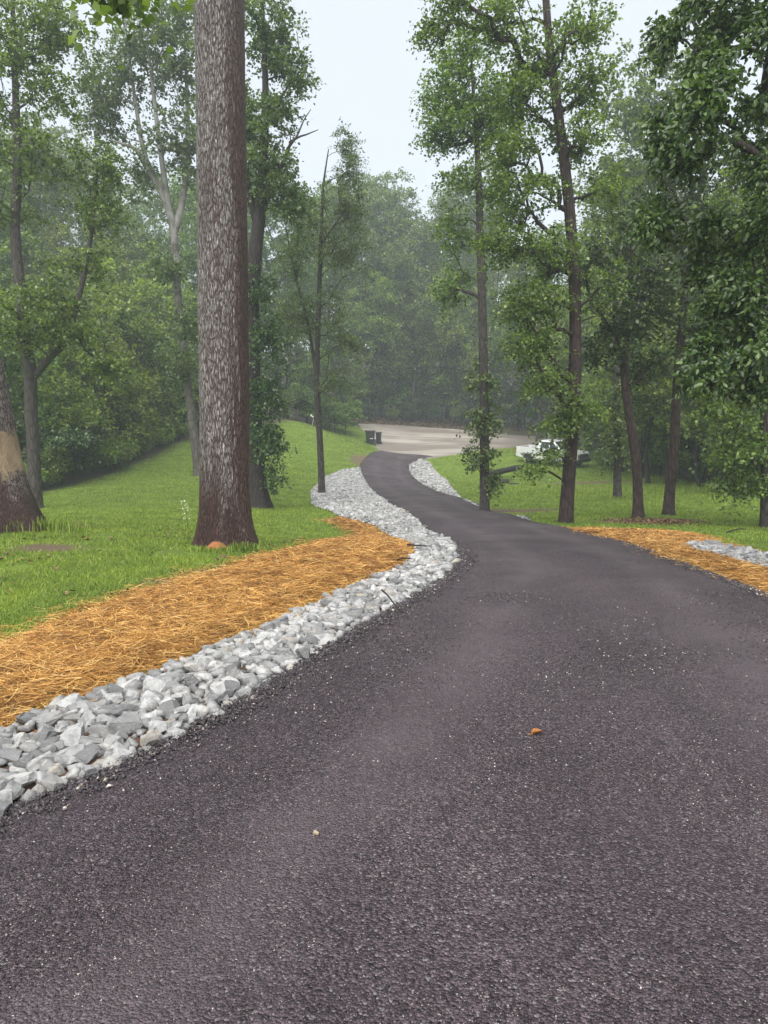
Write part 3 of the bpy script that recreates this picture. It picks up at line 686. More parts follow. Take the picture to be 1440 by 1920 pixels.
E = build_tree('oak_tree', 'massive grey trunk with dark furrowed bark rising out of the straw bank', M['bark_big'], M['leaf_mid'], hero_t, [.40, .39, .39, .385, .375, .34, .26, .1],
    [pxblob(250, -620, 11, 260, 190, 2.6, 40), pxblob(560, -700, 12, 260, 190, 2.6, 40), pxblob(405, -950, 13, 300, 180, 2.8, 50), pxblob(228, -6, 8.6, 34, 30, .35, 9)], 1, first=.72, sides=110, flare=.42, flare_h=.34, lobes=6, rough=.04, ll=.13, lw=.10, tip=.011, bark_step=.07, fine=.02)
A = build_tree('leaning_tree', 'thick leaning trunk with a bare tan scar where bark is stripped', M['bark_scarred'], M['leaf_mid'], path(13, (8, 985), (-8, 930), (-22, 860), (-52, 705), (-105, 420), (-170, 60), (-250, -400), (-300, -700)), [.56, .55, .53, .50, .46, .42, .33, .15],
    [pxblob(-420, -500, 13, 240, 170, 2.6, 40), pxblob(-180, -700, 13, 220, 170, 2.6, 40)], 2, first=.7, sides=80, flare=.40, flare_h=.5, lobes=5, rough=.06, ll=.16, lw=.12, bark_step=.1, fine=.02)
# ---- left side
build_tree('forked_tree', 'slender forked tree behind the leaning trunk, one stem bent toward the lawn', M['bark_grey'], M['leaf_mid'], path(26, (66, 952), (63, 860), (58, 760), (56, 690), (48, 640), (38, 540), (28, 430), (33, 330), (30, 200), (25, 50), (20, -120)), [.24, .22, .21, .20, .19, .18, .17, .15, .12, .08, .04],
    [pxblob(40, 90, 26, 100, 120, 2.4, 90), pxblob(-40, 220, 26, 80, 110, 2.2, 40), pxblob(95, 50, 26, 55, 60, 1.4, 26), pxblob(70, 300, 25.5, 62, 50, 1.6, 26), pxblob(20, 380, 26, 70, 50, 1.8, 20), pxblob(95, 190, 26, 42, 50, 1.2, 14), pxblob(182, 305, 26, 46, 45, 1.2, 26), pxblob(180, 395, 26.2, 56, 48, 1.4, 28), pxblob(150, 500, 26, 50, 40, 1.3, 14), pxblob(70, 560, 25.4, 80, 36, 1.3, 34), pxblob(120, 620, 25.2, 80, 34, 1.2, 36), pxblob(30, 620, 25.3, 60, 36, 1.2, 22), pxblob(190, 690, 25, 50, 26, 1.0, 20)], 3,
    first=.45, flare=.35, flare_h=.4, forks=[([at(58, 715, 26), at(76, 692, 26), at(100, 665, 25.9), at(122, 640, 25.8), at(146, 565, 25.9), at(165, 480, 26), at(178, 380, 26), at(184, 290, 26)], [.13, .125, .115, .105, .09, .075, .05, .02])], ll=.125, lw=.095, per=12)
build_tree('sycamore_tree', 'tall pale barked sycamore with white limbs behind the big trunk', M['bark_pale'], M['leaf_blue'], path(38, (374, 905), (362, 800), (350, 700), (334, 560), (325, 430), (304, 365), (272, 292), (255, 200), (240, 90), (232, 10)), [.24, .22, .21, .20, .185, .155, .12, .09, .06, .03],
    [pxblob(245, 110, 38, 85, 80, 2.6, 76), pxblob(325, 100, 38, 55, 95, 2.6, 60), pxblob(205, 215, 38, 46, 60, 2, 40), pxblob(330, 270, 38, 60, 80, 2.4, 50), pxblob(265, 330, 37.5, 55, 45, 2, 20), pxblob(180, 150, 38, 28, 70, 1.4, 14), pxblob(330, 20, 38, 60, 40, 2, 22), pxblob(390, 170, 38, 50, 130, 2.4, 34), pxblob(315, 500, 37.4, 46, 36, 1.6, 20), pxblob(345, 600, 37.2, 42, 36, 1.5, 20), pxblob(330, 690, 37.2, 40, 30, 1.4, 16)], 4,
    first=.3, flare=.3, forks=[([at(326, 440, 38), at(345, 362, 38.2), at(352, 250, 38.4), at(348, 110, 38.5), at(345, 20, 38.5)], [.2, .16, .12, .07, .02]), ([at(318, 400, 38), at(300, 275, 37.6), at(286, 160, 37.4), at(276, 60, 37.4)], [.17, .12, .08, .03]), ([at(300, 360, 38), at(262, 288, 37.5), at(236, 272, 37.3), at(205, 262, 37)], [.13, .1, .075, .03])],
    ll=.165, lw=.13, twigs=7, per=9, tlen=.7)
build_tree('walnut_tree', 'dark tree with bare dead branches right behind the big trunk, vines round its foot', M['bark_dark'], M['leaf_blue'], path(27, (489, 950), (484, 900), (477, 800), (472, 600), (478, 480), (487, 400), (494, 300), (498, 180), (494, 60), (490, -60)), [.34, .30, .28, .27, .25, .22, .16, .12, .08, .03],
    [pxblob(500, 50, 27, 60, 55, 1.8, 50), pxblob(528, 125, 27, 40, 45, 1.4, 26), pxblob(490, 215, 27, 62, 65, 1.8, 56), pxblob(545, 150, 27, 26, 22, .8, 8), pxblob(505, 330, 27, 62, 60, 1.8, 56), pxblob(540, 395, 27, 42, 45, 1.3, 26), pxblob(420, 180, 27.5, 60, 130, 2, 40), pxblob(480, 280, 26.5, 40, 30, 1, 10)], 5,
    first=.45, flare=.5, flare_h=.35, forks=[([at(482, 420, 27), at(468, 365, 27), at(455, 285, 27.2), at(442, 170, 27.3)], [.15, .12, .08, .03]), ([at(489, 398, 27), at(515, 340, 27), at(538, 290, 26.9), at(545, 265, 26.9)], [.12, .09, .06, .04])],
    extra_dead=[([at(538, 280, 27), at(556, 256, 27), at(570, 225, 27), at(583, 205, 27)], .05), ([at(542, 268, 27), at(560, 257, 27), at(575, 252, 27), at(597, 243, 27)], .05), ([at(520, 190, 27), at(548, 150, 27), at(562, 110, 27), at(560, 85, 27), at(556, 58, 27)], .04), ([at(560, 118, 27), at(572, 125, 27), at(578, 145, 27)], .02), ([at(548, 150, 27), at(566, 132, 27), at(580, 118, 27)], .018)],
    sprouts=(M['leaf_dark'], [pxblob(492, 540, 26.6, 30, 50, .6, 22), pxblob(498, 640, 26.5, 40, 60, .8, 40), pxblob(496, 740, 26.4, 40, 70, .8, 46), pxblob(504, 830, 26.4, 34, 60, .7, 38), pxblob(512, 890, 26.5, 20, 28, .4, 9)], 6, 9, .42, .11, .085), ll=.125, lw=.09, per=12)
build_tree('locust_tree', 'slim feathery tree standing in the riprap stones', M['bark_grey'], M['leaf_blue'], path(32, (604, 927), (600, 830), (594, 720), (597, 600), (600, 500), (603, 420), (606, 350), (616, 280)), [.15, .135, .125, .11, .09, .07, .05, .02],
    [pxblob(645, 275, 32, 24, 30, 1.0, 16), pxblob(648, 330, 32, 38, 35, 1.3, 26), pxblob(650, 395, 32, 52, 40, 1.6, 34), pxblob(592, 400, 32, 46, 60, 1.6, 34), pxblob(640, 480, 32, 56, 50, 1.7, 40), pxblob(560, 480, 32, 42, 60, 1.5, 30), pxblob(600, 580, 32, 60, 55, 1.7, 40), pxblob(640, 640, 32, 40, 45, 1.3, 22), pxblob(556, 610, 32, 40, 50, 1.3, 22), pxblob(625, 715, 31.6, 34, 30, 1, 14)], 6,
    first=.4, flare=.2, flare_h=.3, sides=12, forks=[([at(594, 716, 32), at(580, 620, 32), at(560, 540, 32), at(546, 480, 32), at(536, 425, 32)], [.075, .065, .055, .04, .02]), ([at(601, 462, 32), at(620, 432, 31.8), at(648, 394, 31.7)], [.05, .04, .02])],
    ll=.11, lw=.05, twigs=8, per=12, tlen=.55, droop=.4)
# ---- right side
build_tree('poplar_tree', 'straight slim poplar beside the driveway bend, leafy sprouts up its trunk', M['bark_grey'], M['leaf_mid'], path(26, (909, 957), (908, 800), (905, 600), (901, 450), (897, 330), (893, 250), (886, 150), (882, 70)), [.175, .165, .15, .135, .115, .09, .05, .02],
    [pxblob(880, 110, 26, 60, 48, 1.6, 36), pxblob(842, 180, 26, 52, 42, 1.4, 28), pxblob(925, 185, 26, 52, 50, 1.5, 30), pxblob(880, 225, 26, 78, 50, 1.6, 44), pxblob(830, 255, 26, 45, 30, 1.2, 16), pxblob(940, 270, 26, 46, 44, 1.3, 22), pxblob(870, 345, 26, 50, 34, 1.2, 14), pxblob(935, 350, 26, 40, 34, 1.2, 12), pxblob(860, 430, 26.5, 45, 60, 1.2, 16), pxblob(855, 540, 27, 45, 50, 1.3, 18)], 7,
    first=.45, flare=.18, flare_h=.3, sides=14, ll=.105, lw=.088, per=9, twigs=5, mult=1.9, tlen=.5, sprouts=(M['leaf_vine'], [pxblob(906, 715, 26, 26, 40, .55, 18), pxblob(904, 785, 26, 36, 40, .7, 30), pxblob(898, 850, 26, 30, 34, .6, 18), pxblob(913, 905, 26, 20, 40, .4, 14)], 5, 8, .34, .12, .085))
build_tree('maple_tree', 'dark maple leaning beside the truck, one low leafy bough hanging across it', M['bark_red'], M['leaf_mid'], path(19.5, (1060, 979), (1066, 900), (1072, 820), (1078, 700), (1078, 560), (1070, 420), (1058, 300), (1045, 200), (1030, 80), (1020, -60), (1012, -250)), [.19, .175, .17, .16, .15, .14, .13, .12, .10, .08, .04],
    [pxblob(860, 16, 19.5, 70, 26, 1.0, 22), pxblob(815, 70, 19.5, 25, 26, .6, 8), pxblob(960, 36, 19.5, 60, 36, 1.2, 22), pxblob(1000, 110, 19.5, 60, 45, 1.3, 26), pxblob(1085, 60, 19.5, 55, 50, 1.4, 26), pxblob(985, 190, 19.5, 60, 45, 1.4, 26), pxblob(1095, 160, 19.5, 48, 45, 1.3, 22), pxblob(960, 275, 19.5, 55, 40, 1.3, 20), pxblob(1080, 260, 19.5, 55, 40, 1.3, 22), pxblob(985, 370, 19.5, 75, 45, 1.5, 32), pxblob(1130, 350, 19.8, 40, 40, 1.2, 10),
     pxblob(950, 460, 19.7, 60, 50, 1.4, 26), pxblob(1030, 480, 19.2, 55, 50, 1.3, 24), pxblob(1000, 570, 19.4, 70, 45, 1.5, 34), pxblob(1005, 650, 19.3, 58, 40, 1.3, 26), pxblob(1120, 540, 19.6, 45, 50, 1.2, 14), pxblob(1030, 720, 19.1, 48, 32, 1.1, 18), pxblob(1075, 770, 19, 46, 26, .9, 18), pxblob(1030, 848, 18.9, 24, 10, .5, 5), pxblob(1003, 884, 18.7, 22, 8, .5, 5), pxblob(1050, 800, 19, 34, 16, .7, 10)], 8,
    first=.18, flare=.22, flare_h=.28, sides=16, ll=.09, lw=.075, twigs=5, per=9, tlen=.42, droop=.3, mult=1.9)
build_tree('vine_clad_tree', 'thin vine clad trunk in the lawn behind the curved pair', M['bark_grey'], M['leaf_mid'], path(30, (1158, 937), (1157, 800), (1155, 700), (1158, 560), (1164, 400), (1166, 330)), [.165, .15, .14, .12, .07, .03],
    [pxblob(1150, 370, 30, 60, 50, 1.8, 30), pxblob(1180, 440, 30, 60, 50, 1.8, 26), pxblob(1120, 470, 30, 50, 60, 1.8, 24)], 9, first=.6, flare=.35, flare_h=.3, sides=12, sprouts=(M['leaf_vine'], [pxblob(1155, 740, 29.8, 18, 50, .4, 16), pxblob(1154, 800, 29.8, 26, 40, .5, 22), pxblob(1150, 858, 29.8, 30, 22, .5, 14)], 5, 8, .32, .13, .09), ll=.13, lw=.10, per=12)
build_tree('curved_tree', 'trunk with an S curve and a limb bent back toward the truck', M['bark_red'], M['leaf_dark'], path(21, (1197, 974), (1196, 930), (1194, 880), (1188, 830), (1177, 760), (1170, 690), (1176, 630), (1182, 560), (1184, 480), (1186, 380)), [.16, .14, .135, .13, .12, .11, .08, .065, .05, .02],
    [pxblob(1175, 600, 21, 60, 40, 1.5, 26), pxblob(1200, 515, 21, 55, 45, 1.4, 22), pxblob(1110, 500, 21, 40, 35, 1.2, 14), pxblob(1235, 580, 21, 50, 50, 1.5, 24), pxblob(1130, 655, 21, 50, 36, 1.3, 18), pxblob(1190, 420, 21, 50, 50, 1.5, 18), pxblob(1220, 680, 21.2, 50, 40, 1.4, 18)], 10,
    first=.42, flare=.4, flare_h=.22, sides=14, forks=[([at(1172, 690, 21), at(1152, 635, 21), at(1127, 592, 21), at(1106, 556, 21), at(1094, 500, 21)], [.08, .075, .065, .055, .02]), ([at(1183, 532, 21), at(1205, 512, 20.9), at(1250, 495, 20.8)], [.05, .035, .015])], ll=.11, lw=.085, per=12, droop=.3)
build_tree('cherry_tree', 'leaning trunk right of the curved one, growing from the same leaf ring', M['bark_red'], M['leaf_dark'], path(22, (1253, 968), (1256, 920), (1263, 850), (1271, 700), (1279, 600), (1285, 500), (1276, 440), (1266, 350)), [.17, .15, .145, .13, .115, .10, .06, .02],
    [pxblob(1262, 350, 22, 60, 50, 1.6, 26), pxblob(1330, 430, 22, 55, 55, 1.6, 24), pxblob(1240, 440, 22, 46, 40, 1.4, 16), pxblob(1320, 620, 22, 55, 45, 1.5, 20), pxblob(1350, 330, 22, 70, 60, 1.8, 26)], 11, first=.5, flare=.4, flare_h=.22, sides=14, forks=[([at(1285, 505, 22), at(1300, 455, 22), at(1312, 395, 22)], [.07, .05, .02])], ll=.115, lw=.085, per=12)
build_tree('edge_tree', 'rough trunk at the right edge of the lawn above the stone strip', M['bark_grey'], M['leaf_mid'], path(19, (1438, 992), (1438, 900), (1437, 760), (1434, 600), (1430, 420), (1428, 250)), [.17, .15, .14, .12, .1, .06],
    [pxblob(1395, 840, 18.8, 50, 50, 1.2, 28), pxblob(1375, 760, 19, 55, 40, 1.3, 26), pxblob(1440, 690, 19, 60, 50, 1.4, 22), pxblob(1490, 820, 19, 50, 70, 1.4, 26), pxblob(1400, 905, 18.7, 42, 24, .8, 14), pxblob(1420, 500, 19, 60, 80, 1.6, 26), pxblob(1430, 330, 19, 70, 70, 1.8, 26)], 12, first=.1, flare=.3, flare_h=.25, sides=14, ll=.11, lw=.08, per=12, droop=.35)
go = rng(1313); ob = []
for (x0, x1, y0, y1, nb) in ((1330, 1470, -30, 120, 9), (1215, 1330, -20, 130, 6), (1290, 1470, 130, 330, 12), (1240, 1290, 190, 330, 4), (1225, 1300, 370, 430, 4), (1300, 1470, 340, 520, 12), (1330, 1470, 520, 640, 9), (1310, 1400, 640, 710, 7), (1400, 1470, 640, 730, 4), (1480, 1720, -50, 650, 26), (1400, 1750, -400, -60, 12)):
    for k in range(nb):
        px, py = go.uniform(x0, x1), go.uniform(y0, y1); ob.append(pxblob(px, py, 9.2 + go.normal() * .55 + max(0, 1330 - px) * .006, go.uniform(22, 44), go.uniform(14, 30), .28, int(go.integers(4, 7))))
build_tree('overhanging_tree', 'big leaved dark boughs hanging in from a tree beside the driveway', M['bark_dark'], M['leaf_glossy'], np.array([(7.4, 9.5, -.3), (7.3, 9.5, 2), (7.1, 9.4, 4.5), (6.9, 9.3, 7), (6.8, 9.2, 10), (6.8, 9.2, 13)]), [.3, .27, .24, .2, .14, .04], ob, 13,
    first=.2, flare=.3, ll=.074, lw=.044, twigs=7, per=14, tlen=.27, droop=.6, big=True, flat=.6, tip=.007, arch=.2)

# ---- trees grown once and copied: woodland giants, understorey, shrubs
def proto(name, bark, leafm, H, cz, rad, n, seed, r0=.28, ll=.3, lw=.22, twigs=7, per=8, tlen=1.0, first=.3, lob=5, stems=1):
    g = rng(seed); P = [np.array([0, 0, -.4])]
    for k in range(1, 7): P.append(np.array([g.normal() * .02 * H, g.normal() * .02 * H, H * k / 6.3]))
    bl = [((0, 0, cz), rad, n // 3)]
    for k in range(lob):
        a = k * 2.399 + g.uniform(-.4, .4); zz = cz + rad[2] * g.uniform(-.75, .75); q = math.sqrt(max(.12, 1 - ((zz - cz) / rad[2]) ** 2))
        bl.append(((math.cos(a) * rad[0] * .62 * q, math.sin(a) * rad[1] * .62 * q, zz), (rad[0] * .5, rad[1] * .5, rad[2] * .3), (n * 2 // 3) // lob))
    return build_tree(name, '', bark, leafm, np.array(P), np.linspace(r0, .03, 7), bl, seed, first=first, sides=10, flare=.3, flare_h=.6, rough=.06, twigs=twigs, per=per, tlen=tlen, ll=ll, lw=lw, limb_parts=False, bark_step=1.0)
used_protos = {}
def place(pr, x, y, s, yaw, label, cat, group, sz=1.0, name=None):
    if pr.name in used_protos: o = copy_tree(pr)
    else: o = pr; used_protos[pr.name] = 1
    if name: o.name = name
    if cat == 'shrub' and 'corner' not in label:      # keep the shrubs off the mown grass
        for _ in range(12):
            if not inside(LAWN, np.array(x), np.array(y)) or y > 80: break
            y += .4
    o.location = (x, y, float(gz(x, y))); o.rotation_euler = (0, 0, yaw); o.scale = (s, s, s * sz)
    tag(o, label, cat, group)
    MEMBERS.setdefault(group, []).append(o)
    return o
MEMBERS = {}
WB = [proto('woodland_tree', M['bark_grey'], M['leaf_mid'], 25, 15.5, (4.6, 4.6, 10), 330, 31, lob=8), proto('woodland_tree', M['bark_grey'], M['leaf_mid'], 27, 17, (5.0, 5.0, 10), 330, 32, lob=8),
      proto('woodland_tree', M['bark_dark'], M['leaf_bright'], 21, 13, (5.2, 5.2, 8.4), 330, 33, lob=8), proto('woodland_tree', M['bark_dark'], M['leaf_mid'], 29, 19, (4.2, 4.2, 10.5), 300, 34, lob=8)]
US = [proto('understorey_tree', M['bark_dark'], M['leaf_bright'], 8, 4.3, (2.9, 2.9, 4.0), 180, 41, .09, .19, .15, 6, 8, .6, .15, 7), proto('understorey_tree', M['bark_dark'], M['leaf_mid'], 9, 4.8, (2.7, 2.7, 4.5), 180, 42, .10, .18, .14, 6, 8, .6, .15, 7),
      proto('understorey_tree', M['bark_grey'], M['leaf_dark'], 7, 3.8, (2.8, 2.8, 3.6), 180, 43, .08, .17, .13, 6, 8, .6, .1, 7)]
SH = [proto('shrub', M['bark_dark'], M['leaf_mid'], 1.7, 1.0, (1.3, 1.3, .9), 60, 51, .03, .15, .11, 6, 8, .36, .05, 4), proto('shrub', M['bark_dark'], M['leaf_bright'], 1.5, .85, (1.5, 1.5, .75), 60, 52, .03, .16, .12, 6, 8, .36, .05, 4), proto('shrub', M['bark_dark'], M['leaf_dark'], 2.2, 1.25, (1.3, 1.3, 1.15), 70, 53, .03, .15, .11, 6, 8, .38, .05, 4)]
def X_at(px, d): return float(gpt(px, d)[0])
g = rng(900)
FAR = 'tall hazy woodland trees'
for k, (px, d, s, kind) in enumerate([(612, 98, 1.1, 0), (668, 93, 1.05, 1), (716, 97, 1.05, 3), (752, 92, 1.1, 0), (796, 95, 1.08, 2), (838, 93, 1.02, 0), (880, 97, 1.1, 3), (930, 95, 1.05, 2), (700, 90, .85, 2), (855, 89, .9, 2), (775, 89, .75, 0), (640, 112, 1.05, 3), (700, 116, 1.0, 1), (772, 114, 1.05, 0), (850, 115, 1.05, 3), (905, 112, 1.0, 1)]):
    place(WB[kind], X_at(px, d), d, s, g.uniform(0, 6.3), 'tall misty tree in the far wood beyond the gravel road', 'tree', FAR)
for k, (px, d, s, kind) in enumerate([(-260, 48, .9, 0), (-120, 56, .85, 1), (-20, 50, .78, 0), (60, 62, .85, 3), (130, 74, .95, 1), (170, 58, .72, 2), (215, 66, .8, 0), (280, 60, .66, 2), (330, 72, .85, 1), (400, 66, .8, 0), (450, 78, .95, 3), (520, 74, .85, 1), (565, 84, .9, 0), (110, 95, 1.15, 3), (30, 88, 1.1, 1), (250, 92, 1.05, 0), (380, 96, 1.0, 1)]):
    place(WB[kind], X_at(px, d), d, s, g.uniform(0, 6.3), 'tall tree in the wood behind the pale sycamore', 'tree', 'trees of the wood behind the sycamore')
for k, (px, d, s, kind) in enumerate([(975, 90, .85, 0), (1030, 84, .85, 1), (1085, 70, .72, 2), (1140, 62, .74, 2), (1190, 70, .74, 2), (1235, 58, .66, 2), (1290, 66, .8, 0), (1350, 56, .78, 1), (1420, 52, .8, 0), (1500, 48, .85, 3), (1600, 50, .9, 1), (1120, 84, .85, 0), (1210, 90, .85, 1), (1310, 86, .9, 3), (1400, 80, .9, 0), (1720, 40, .9, 0), (1010, 76, .8, 0), (1065, 62, .66, 2), (1165, 48, .52, 2), (1265, 44, .5, 0), (1215, 40, .42, 2), (1212, 46, .86, 3), (1150, 68, .95, 1)]):
    place(WB[kind], X_at(px, d), d, s, g.uniform(0, 6.3), 'tall tree in the wood behind the parked truck', 'tree', 'trees of the wood behind the truck')
for k, (px, d, s, kind) in enumerate([(-140, 36, 1.2, 1), (-30, 38, 1.15, 0), (60, 39, 1.2, 1), (120, 42, 1.1, 0), (205, 46, 1.15, 0), (160, 52, 1.3, 1), (265, 50, 1.3, 0), (300, 56, 1.2, 2), (345, 58, 1.35, 0), (395, 60, 1.25, 2), (440, 64, 1.3, 1), (490, 66, 1.25, 2), (540, 70, 1.3, 1), (600, 74, 1.25, 2), (640, 80, 1.2, 1), (240, 58, 1.4, 1), (110, 37, .9, 0), (20, 35, .95, 1), (575, 66, .8, 1), (205, 43, .95, 0), (290, 51, 1.0, 0), (340, 55, 1.0, 1), (255, 48, 1.0, 1)]):
    place(US[kind], X_at(px, d), d, s, g.uniform(0, 6.3), 'leafy understorey tree at the wood edge above sloping lawn', 'tree', 'understorey trees along the sloping lawn')
for k, (px, d, s, kind) in enumerate([(690, 92, 1.3, 2), (735, 91, 1.35, 1), (785, 92, 1.4, 2), (830, 91, 1.5, 0), (880, 90, 1.3, 2), (930, 88, 1.35, 1), (985, 86, 1.3, 2), (1040, 82, 1.2, 2), (860, 95, 1.9, 0), (1100, 76, 1.3, 1)]):
    place(US[kind], X_at(px, d), d, s, g.uniform(0, 6.3), 'shadowy understorey tree on the bank beyond the gravel road', 'tree', 'understorey trees beyond the gravel road')
for k, (px, d, s, kind) in enumerate([(1120, 62, 1.3, 1), (1175, 56, 1.3, 2), (1235, 50, 1.2, 0), (1290, 47, 1.2, 2), (1345, 43, 1.15, 1), (1400, 40, 1.15, 2), (1455, 36, 1.1, 0), (1530, 33, 1.1, 1), (1620, 30, 1.1, 2), (1260, 60, 1.5, 1), (1380, 52, 1.5, 2), (1410, 31, .75, 1), (1205, 44, 1.15, 0), (1150, 50, 1.2, 1), (1250, 40, 1.0, 1), (1310, 37, 1.05, 0), (1365, 33.5, .95, 1), (1100, 66, 1.5, 0)]):
    place(US[kind], X_at(px, d), d, s, g.uniform(0, 6.3), 'leafy understorey tree at the wood edge behind level lawn', 'tree', 'understorey trees along the level lawn')
for k, (px, d, s, kind) in enumerate([(95, 33.5, .8, 0), (140, 36, .9, 2), (175, 38, .9, 1), (205, 41, .9, 1), (235, 43, .9, 1), (265, 45, .9, 1), (295, 47, .8, 1), (325, 50, .85, 1), (350, 52.5, .8, 0), (180, 43, 1.2, 2), (240, 49, 1.3, 2), (300, 53, 1.3, 2), (400, 56, 1, 0), (440, 59, 1, 2), (480, 61, 1.1, 2), (520, 63, 1.1, 0), (555, 65, 1.0, 2), (-10, 34, 1.2, 2), (60, 35, 1.1, 2), (115, 34, 1.0, 2), (158, 37, 1.1, 2), (222, 43.5, 1.2, 2), (282, 48, 1.2, 0), (330, 52, 1.2, 2), (420, 58, 1.3, 2), (380, 55.5, 1.2, 2), (460, 60, 1.3, 2)]):
    place(SH[kind], X_at(px, d), d, s, g.uniform(0, 6.3), 'low shrub on the weedy bank by the sloping lawn', 'shrub', 'shrubs on the weedy bank')
for k, (px, d, s, kind) in enumerate([(628, 70, 1.2, 0), (648, 71, 1.35, 0), (618, 73, 1.7, 1), (598, 70, 1.1, 2)]):
    place(SH[kind], X_at(px, d), d, s, g.uniform(0, 6.3), 'rounded green bush at the corner of lawn and gravel', 'shrub', 'bushes on the road corner')
for k, (px, d, s, kind) in enumerate([(690, 87.5, .8, 2), (735, 88, .7, 0), (770, 88, .9, 2), (820, 88, .8, 2), (865, 87.5, 1.0, 0), (905, 87, .7, 2), (950, 86, 1.0, 2), (1000, 84, 1.0, 2), (1050, 82, 1.1, 2), (715, 90, 1.6, 2), (800, 91, 1.6, 2), (890, 90, 1.6, 2), (970, 88, 1.6, 2), (675, 90, 1.6, 2), (755, 91, 1.7, 0), (845, 91, 1.8, 2), (930, 90, 1.7, 2), (1010, 86, 1.7, 2), (790, 88.5, 1.2, 2)]):
    place(SH[kind], X_at(px, d), d, s, g.uniform(0, 6.3), 'dark shrub on the bank beyond the gravel road', 'shrub', 'shrubs beyond the gravel road')
for k, (px, d, s, kind) in enumerate([(1135, 58, 1.0, 2), (1170, 52, 1.0, 2), (1215, 46, 1.0, 0), (1260, 43, .9, 2), (1300, 39.5, .9, 2), (1340, 38, .9, 0), (1375, 36, 1.0, 2), (1410, 35.5, .9, 2), (1450, 34, 1.0, 1), (1500, 32, 1.0, 2), (1240, 49, 1.6, 2), (1330, 43, 1.6, 2), (1420, 39, 1.6, 2), (1190, 50, 1.5, 2), (1275, 44.5, 1.5, 2), (1370, 39, 1.4, 2), (1150, 57, 1.5, 2), (1100, 64, 1.7, 2)]):
    place(SH[kind], X_at(px, d), d, s, g.uniform(0, 6.3), 'dark shrub at the wood edge behind the level lawn', 'shrub', 'shrubs behind the level lawn')

def along(pts, n, kinds, label, group, smin, smax):
    B = resample(poly_px(pts), n)
    for k in range(n):
        dv = B[min(k + 1, n - 1)] - B[max(k - 1, 0)]; o = np.array([-dv[1], dv[0]]) / max(np.hypot(*dv), 1e-6)
        if o[1] < 0: o = -o
        q = B[k] + o * g.uniform(.5, 1.5)
        place(SH[kinds[k % len(kinds)]], q[0], q[1], g.uniform(smin, smax), g.uniform(0, 6.3), label, 'shrub', group)
along([(-60, 932), (80, 924), (160, 901), (230, 879), (300, 847), (360, 821), (470, 801)], 26, (1, 0, 1, 2), 'low weed clump fringing the sloping lawn', 'weed clumps fringing the sloping lawn', .45, .75)
along([(1115, 855), (1145, 862), (1200, 881), (1300, 904), (1440, 912), (1560, 920)], 18, (2, 0, 2, 1), 'low weed clump fringing the level lawn', 'weed clumps fringing the level lawn', .4, .7)

# every copy says which one it is: counted from the left of the view, by the foot of its trunk
ORD = 'first second third fourth fifth sixth seventh eighth ninth tenth eleventh twelfth thirteenth fourteenth fifteenth sixteenth seventeenth eighteenth nineteenth twentieth'.split()
ORD += ['twenty-' + w for w in ORD[:9]] + ['thirtieth']
for grp, obs in MEMBERS.items():
    obs.sort(key=lambda o: o.location.x / o.location.y)
    for k, o in enumerate(obs): o['label'] = o['label'] + ', ' + (ORD[k] + ' from the left' if k else 'leftmost one')

# ------------------------------------------------------------------ plain materials for made things
def plain(name, col, rough=.5, spec=.5, metal=0.0, coat=0.0, grime=.0, gcol=(.12, .10, .08), sc=3.0):
    t = NT(name); c = (*col, 1)
    if grime:
        c = t.mix(t.math('MULTIPLY', t.ramp(t.noise(t.coord('Object'), sc, 5, .7), [(.4, 0.0), (.75, 1.0)]), grime), col, gcol)
    return t.done(t.bsdf(c, rough, None, spec, metal, coat))
M['white_paint'] = plain('white_paint', (.72, .73, .74), .3, .5, 0, .5, .25, (.40, .38, .34))
M['glass_dark'] = plain('glass_dark', (.02, .024, .028), .08, .8)
M['black_plastic'] = plain('black_plastic', (.018, .018, .02), .5, .4, 0, 0, .3, (.06, .055, .05))
M['bin_plastic'] = plain('bin_plastic', (.010, .011, .013), .42, .5, 0, 0, .4, (.06, .058, .055))
M['bin_lid'] = plain('bin_lid', (.018, .015, .014), .4, .5, 0, 0, .4, (.08, .07, .06))
M['tyre'] = plain('tyre', (.015, .015, .016), .8, .3, 0, 0, .5, (.06, .05, .04))
M['rim'] = plain('rim', (.55, .56, .57), .3, .5, .8)
M['chrome'] = plain('chrome', (.6, .6, .62), .2, .5, 1.0)
M['lamp_red'] = plain('lamp_red', (.35, .02, .02), .2, .6)
M['lamp_clear'] = plain('lamp_clear', (.55, .57, .6), .12, .7)
M['white_print'] = plain('white_print', (.75, .75, .75), .6)
M['log_bark'] = bark_mat('log_bark', (.012, .011, .011), (.035, .033, .031), sc=10, stretch=1)
M['tan_wood'] = bark_mat('tan_wood', (.16, .085, .04), (.36, .20, .09), sc=12, stretch=1)
M['globe_white'] = plain('globe_white', (.8, .79, .74), .35)
M['clay'] = plain('clay', (.28, .13, .085), .7, .3, 0, 0, .4)

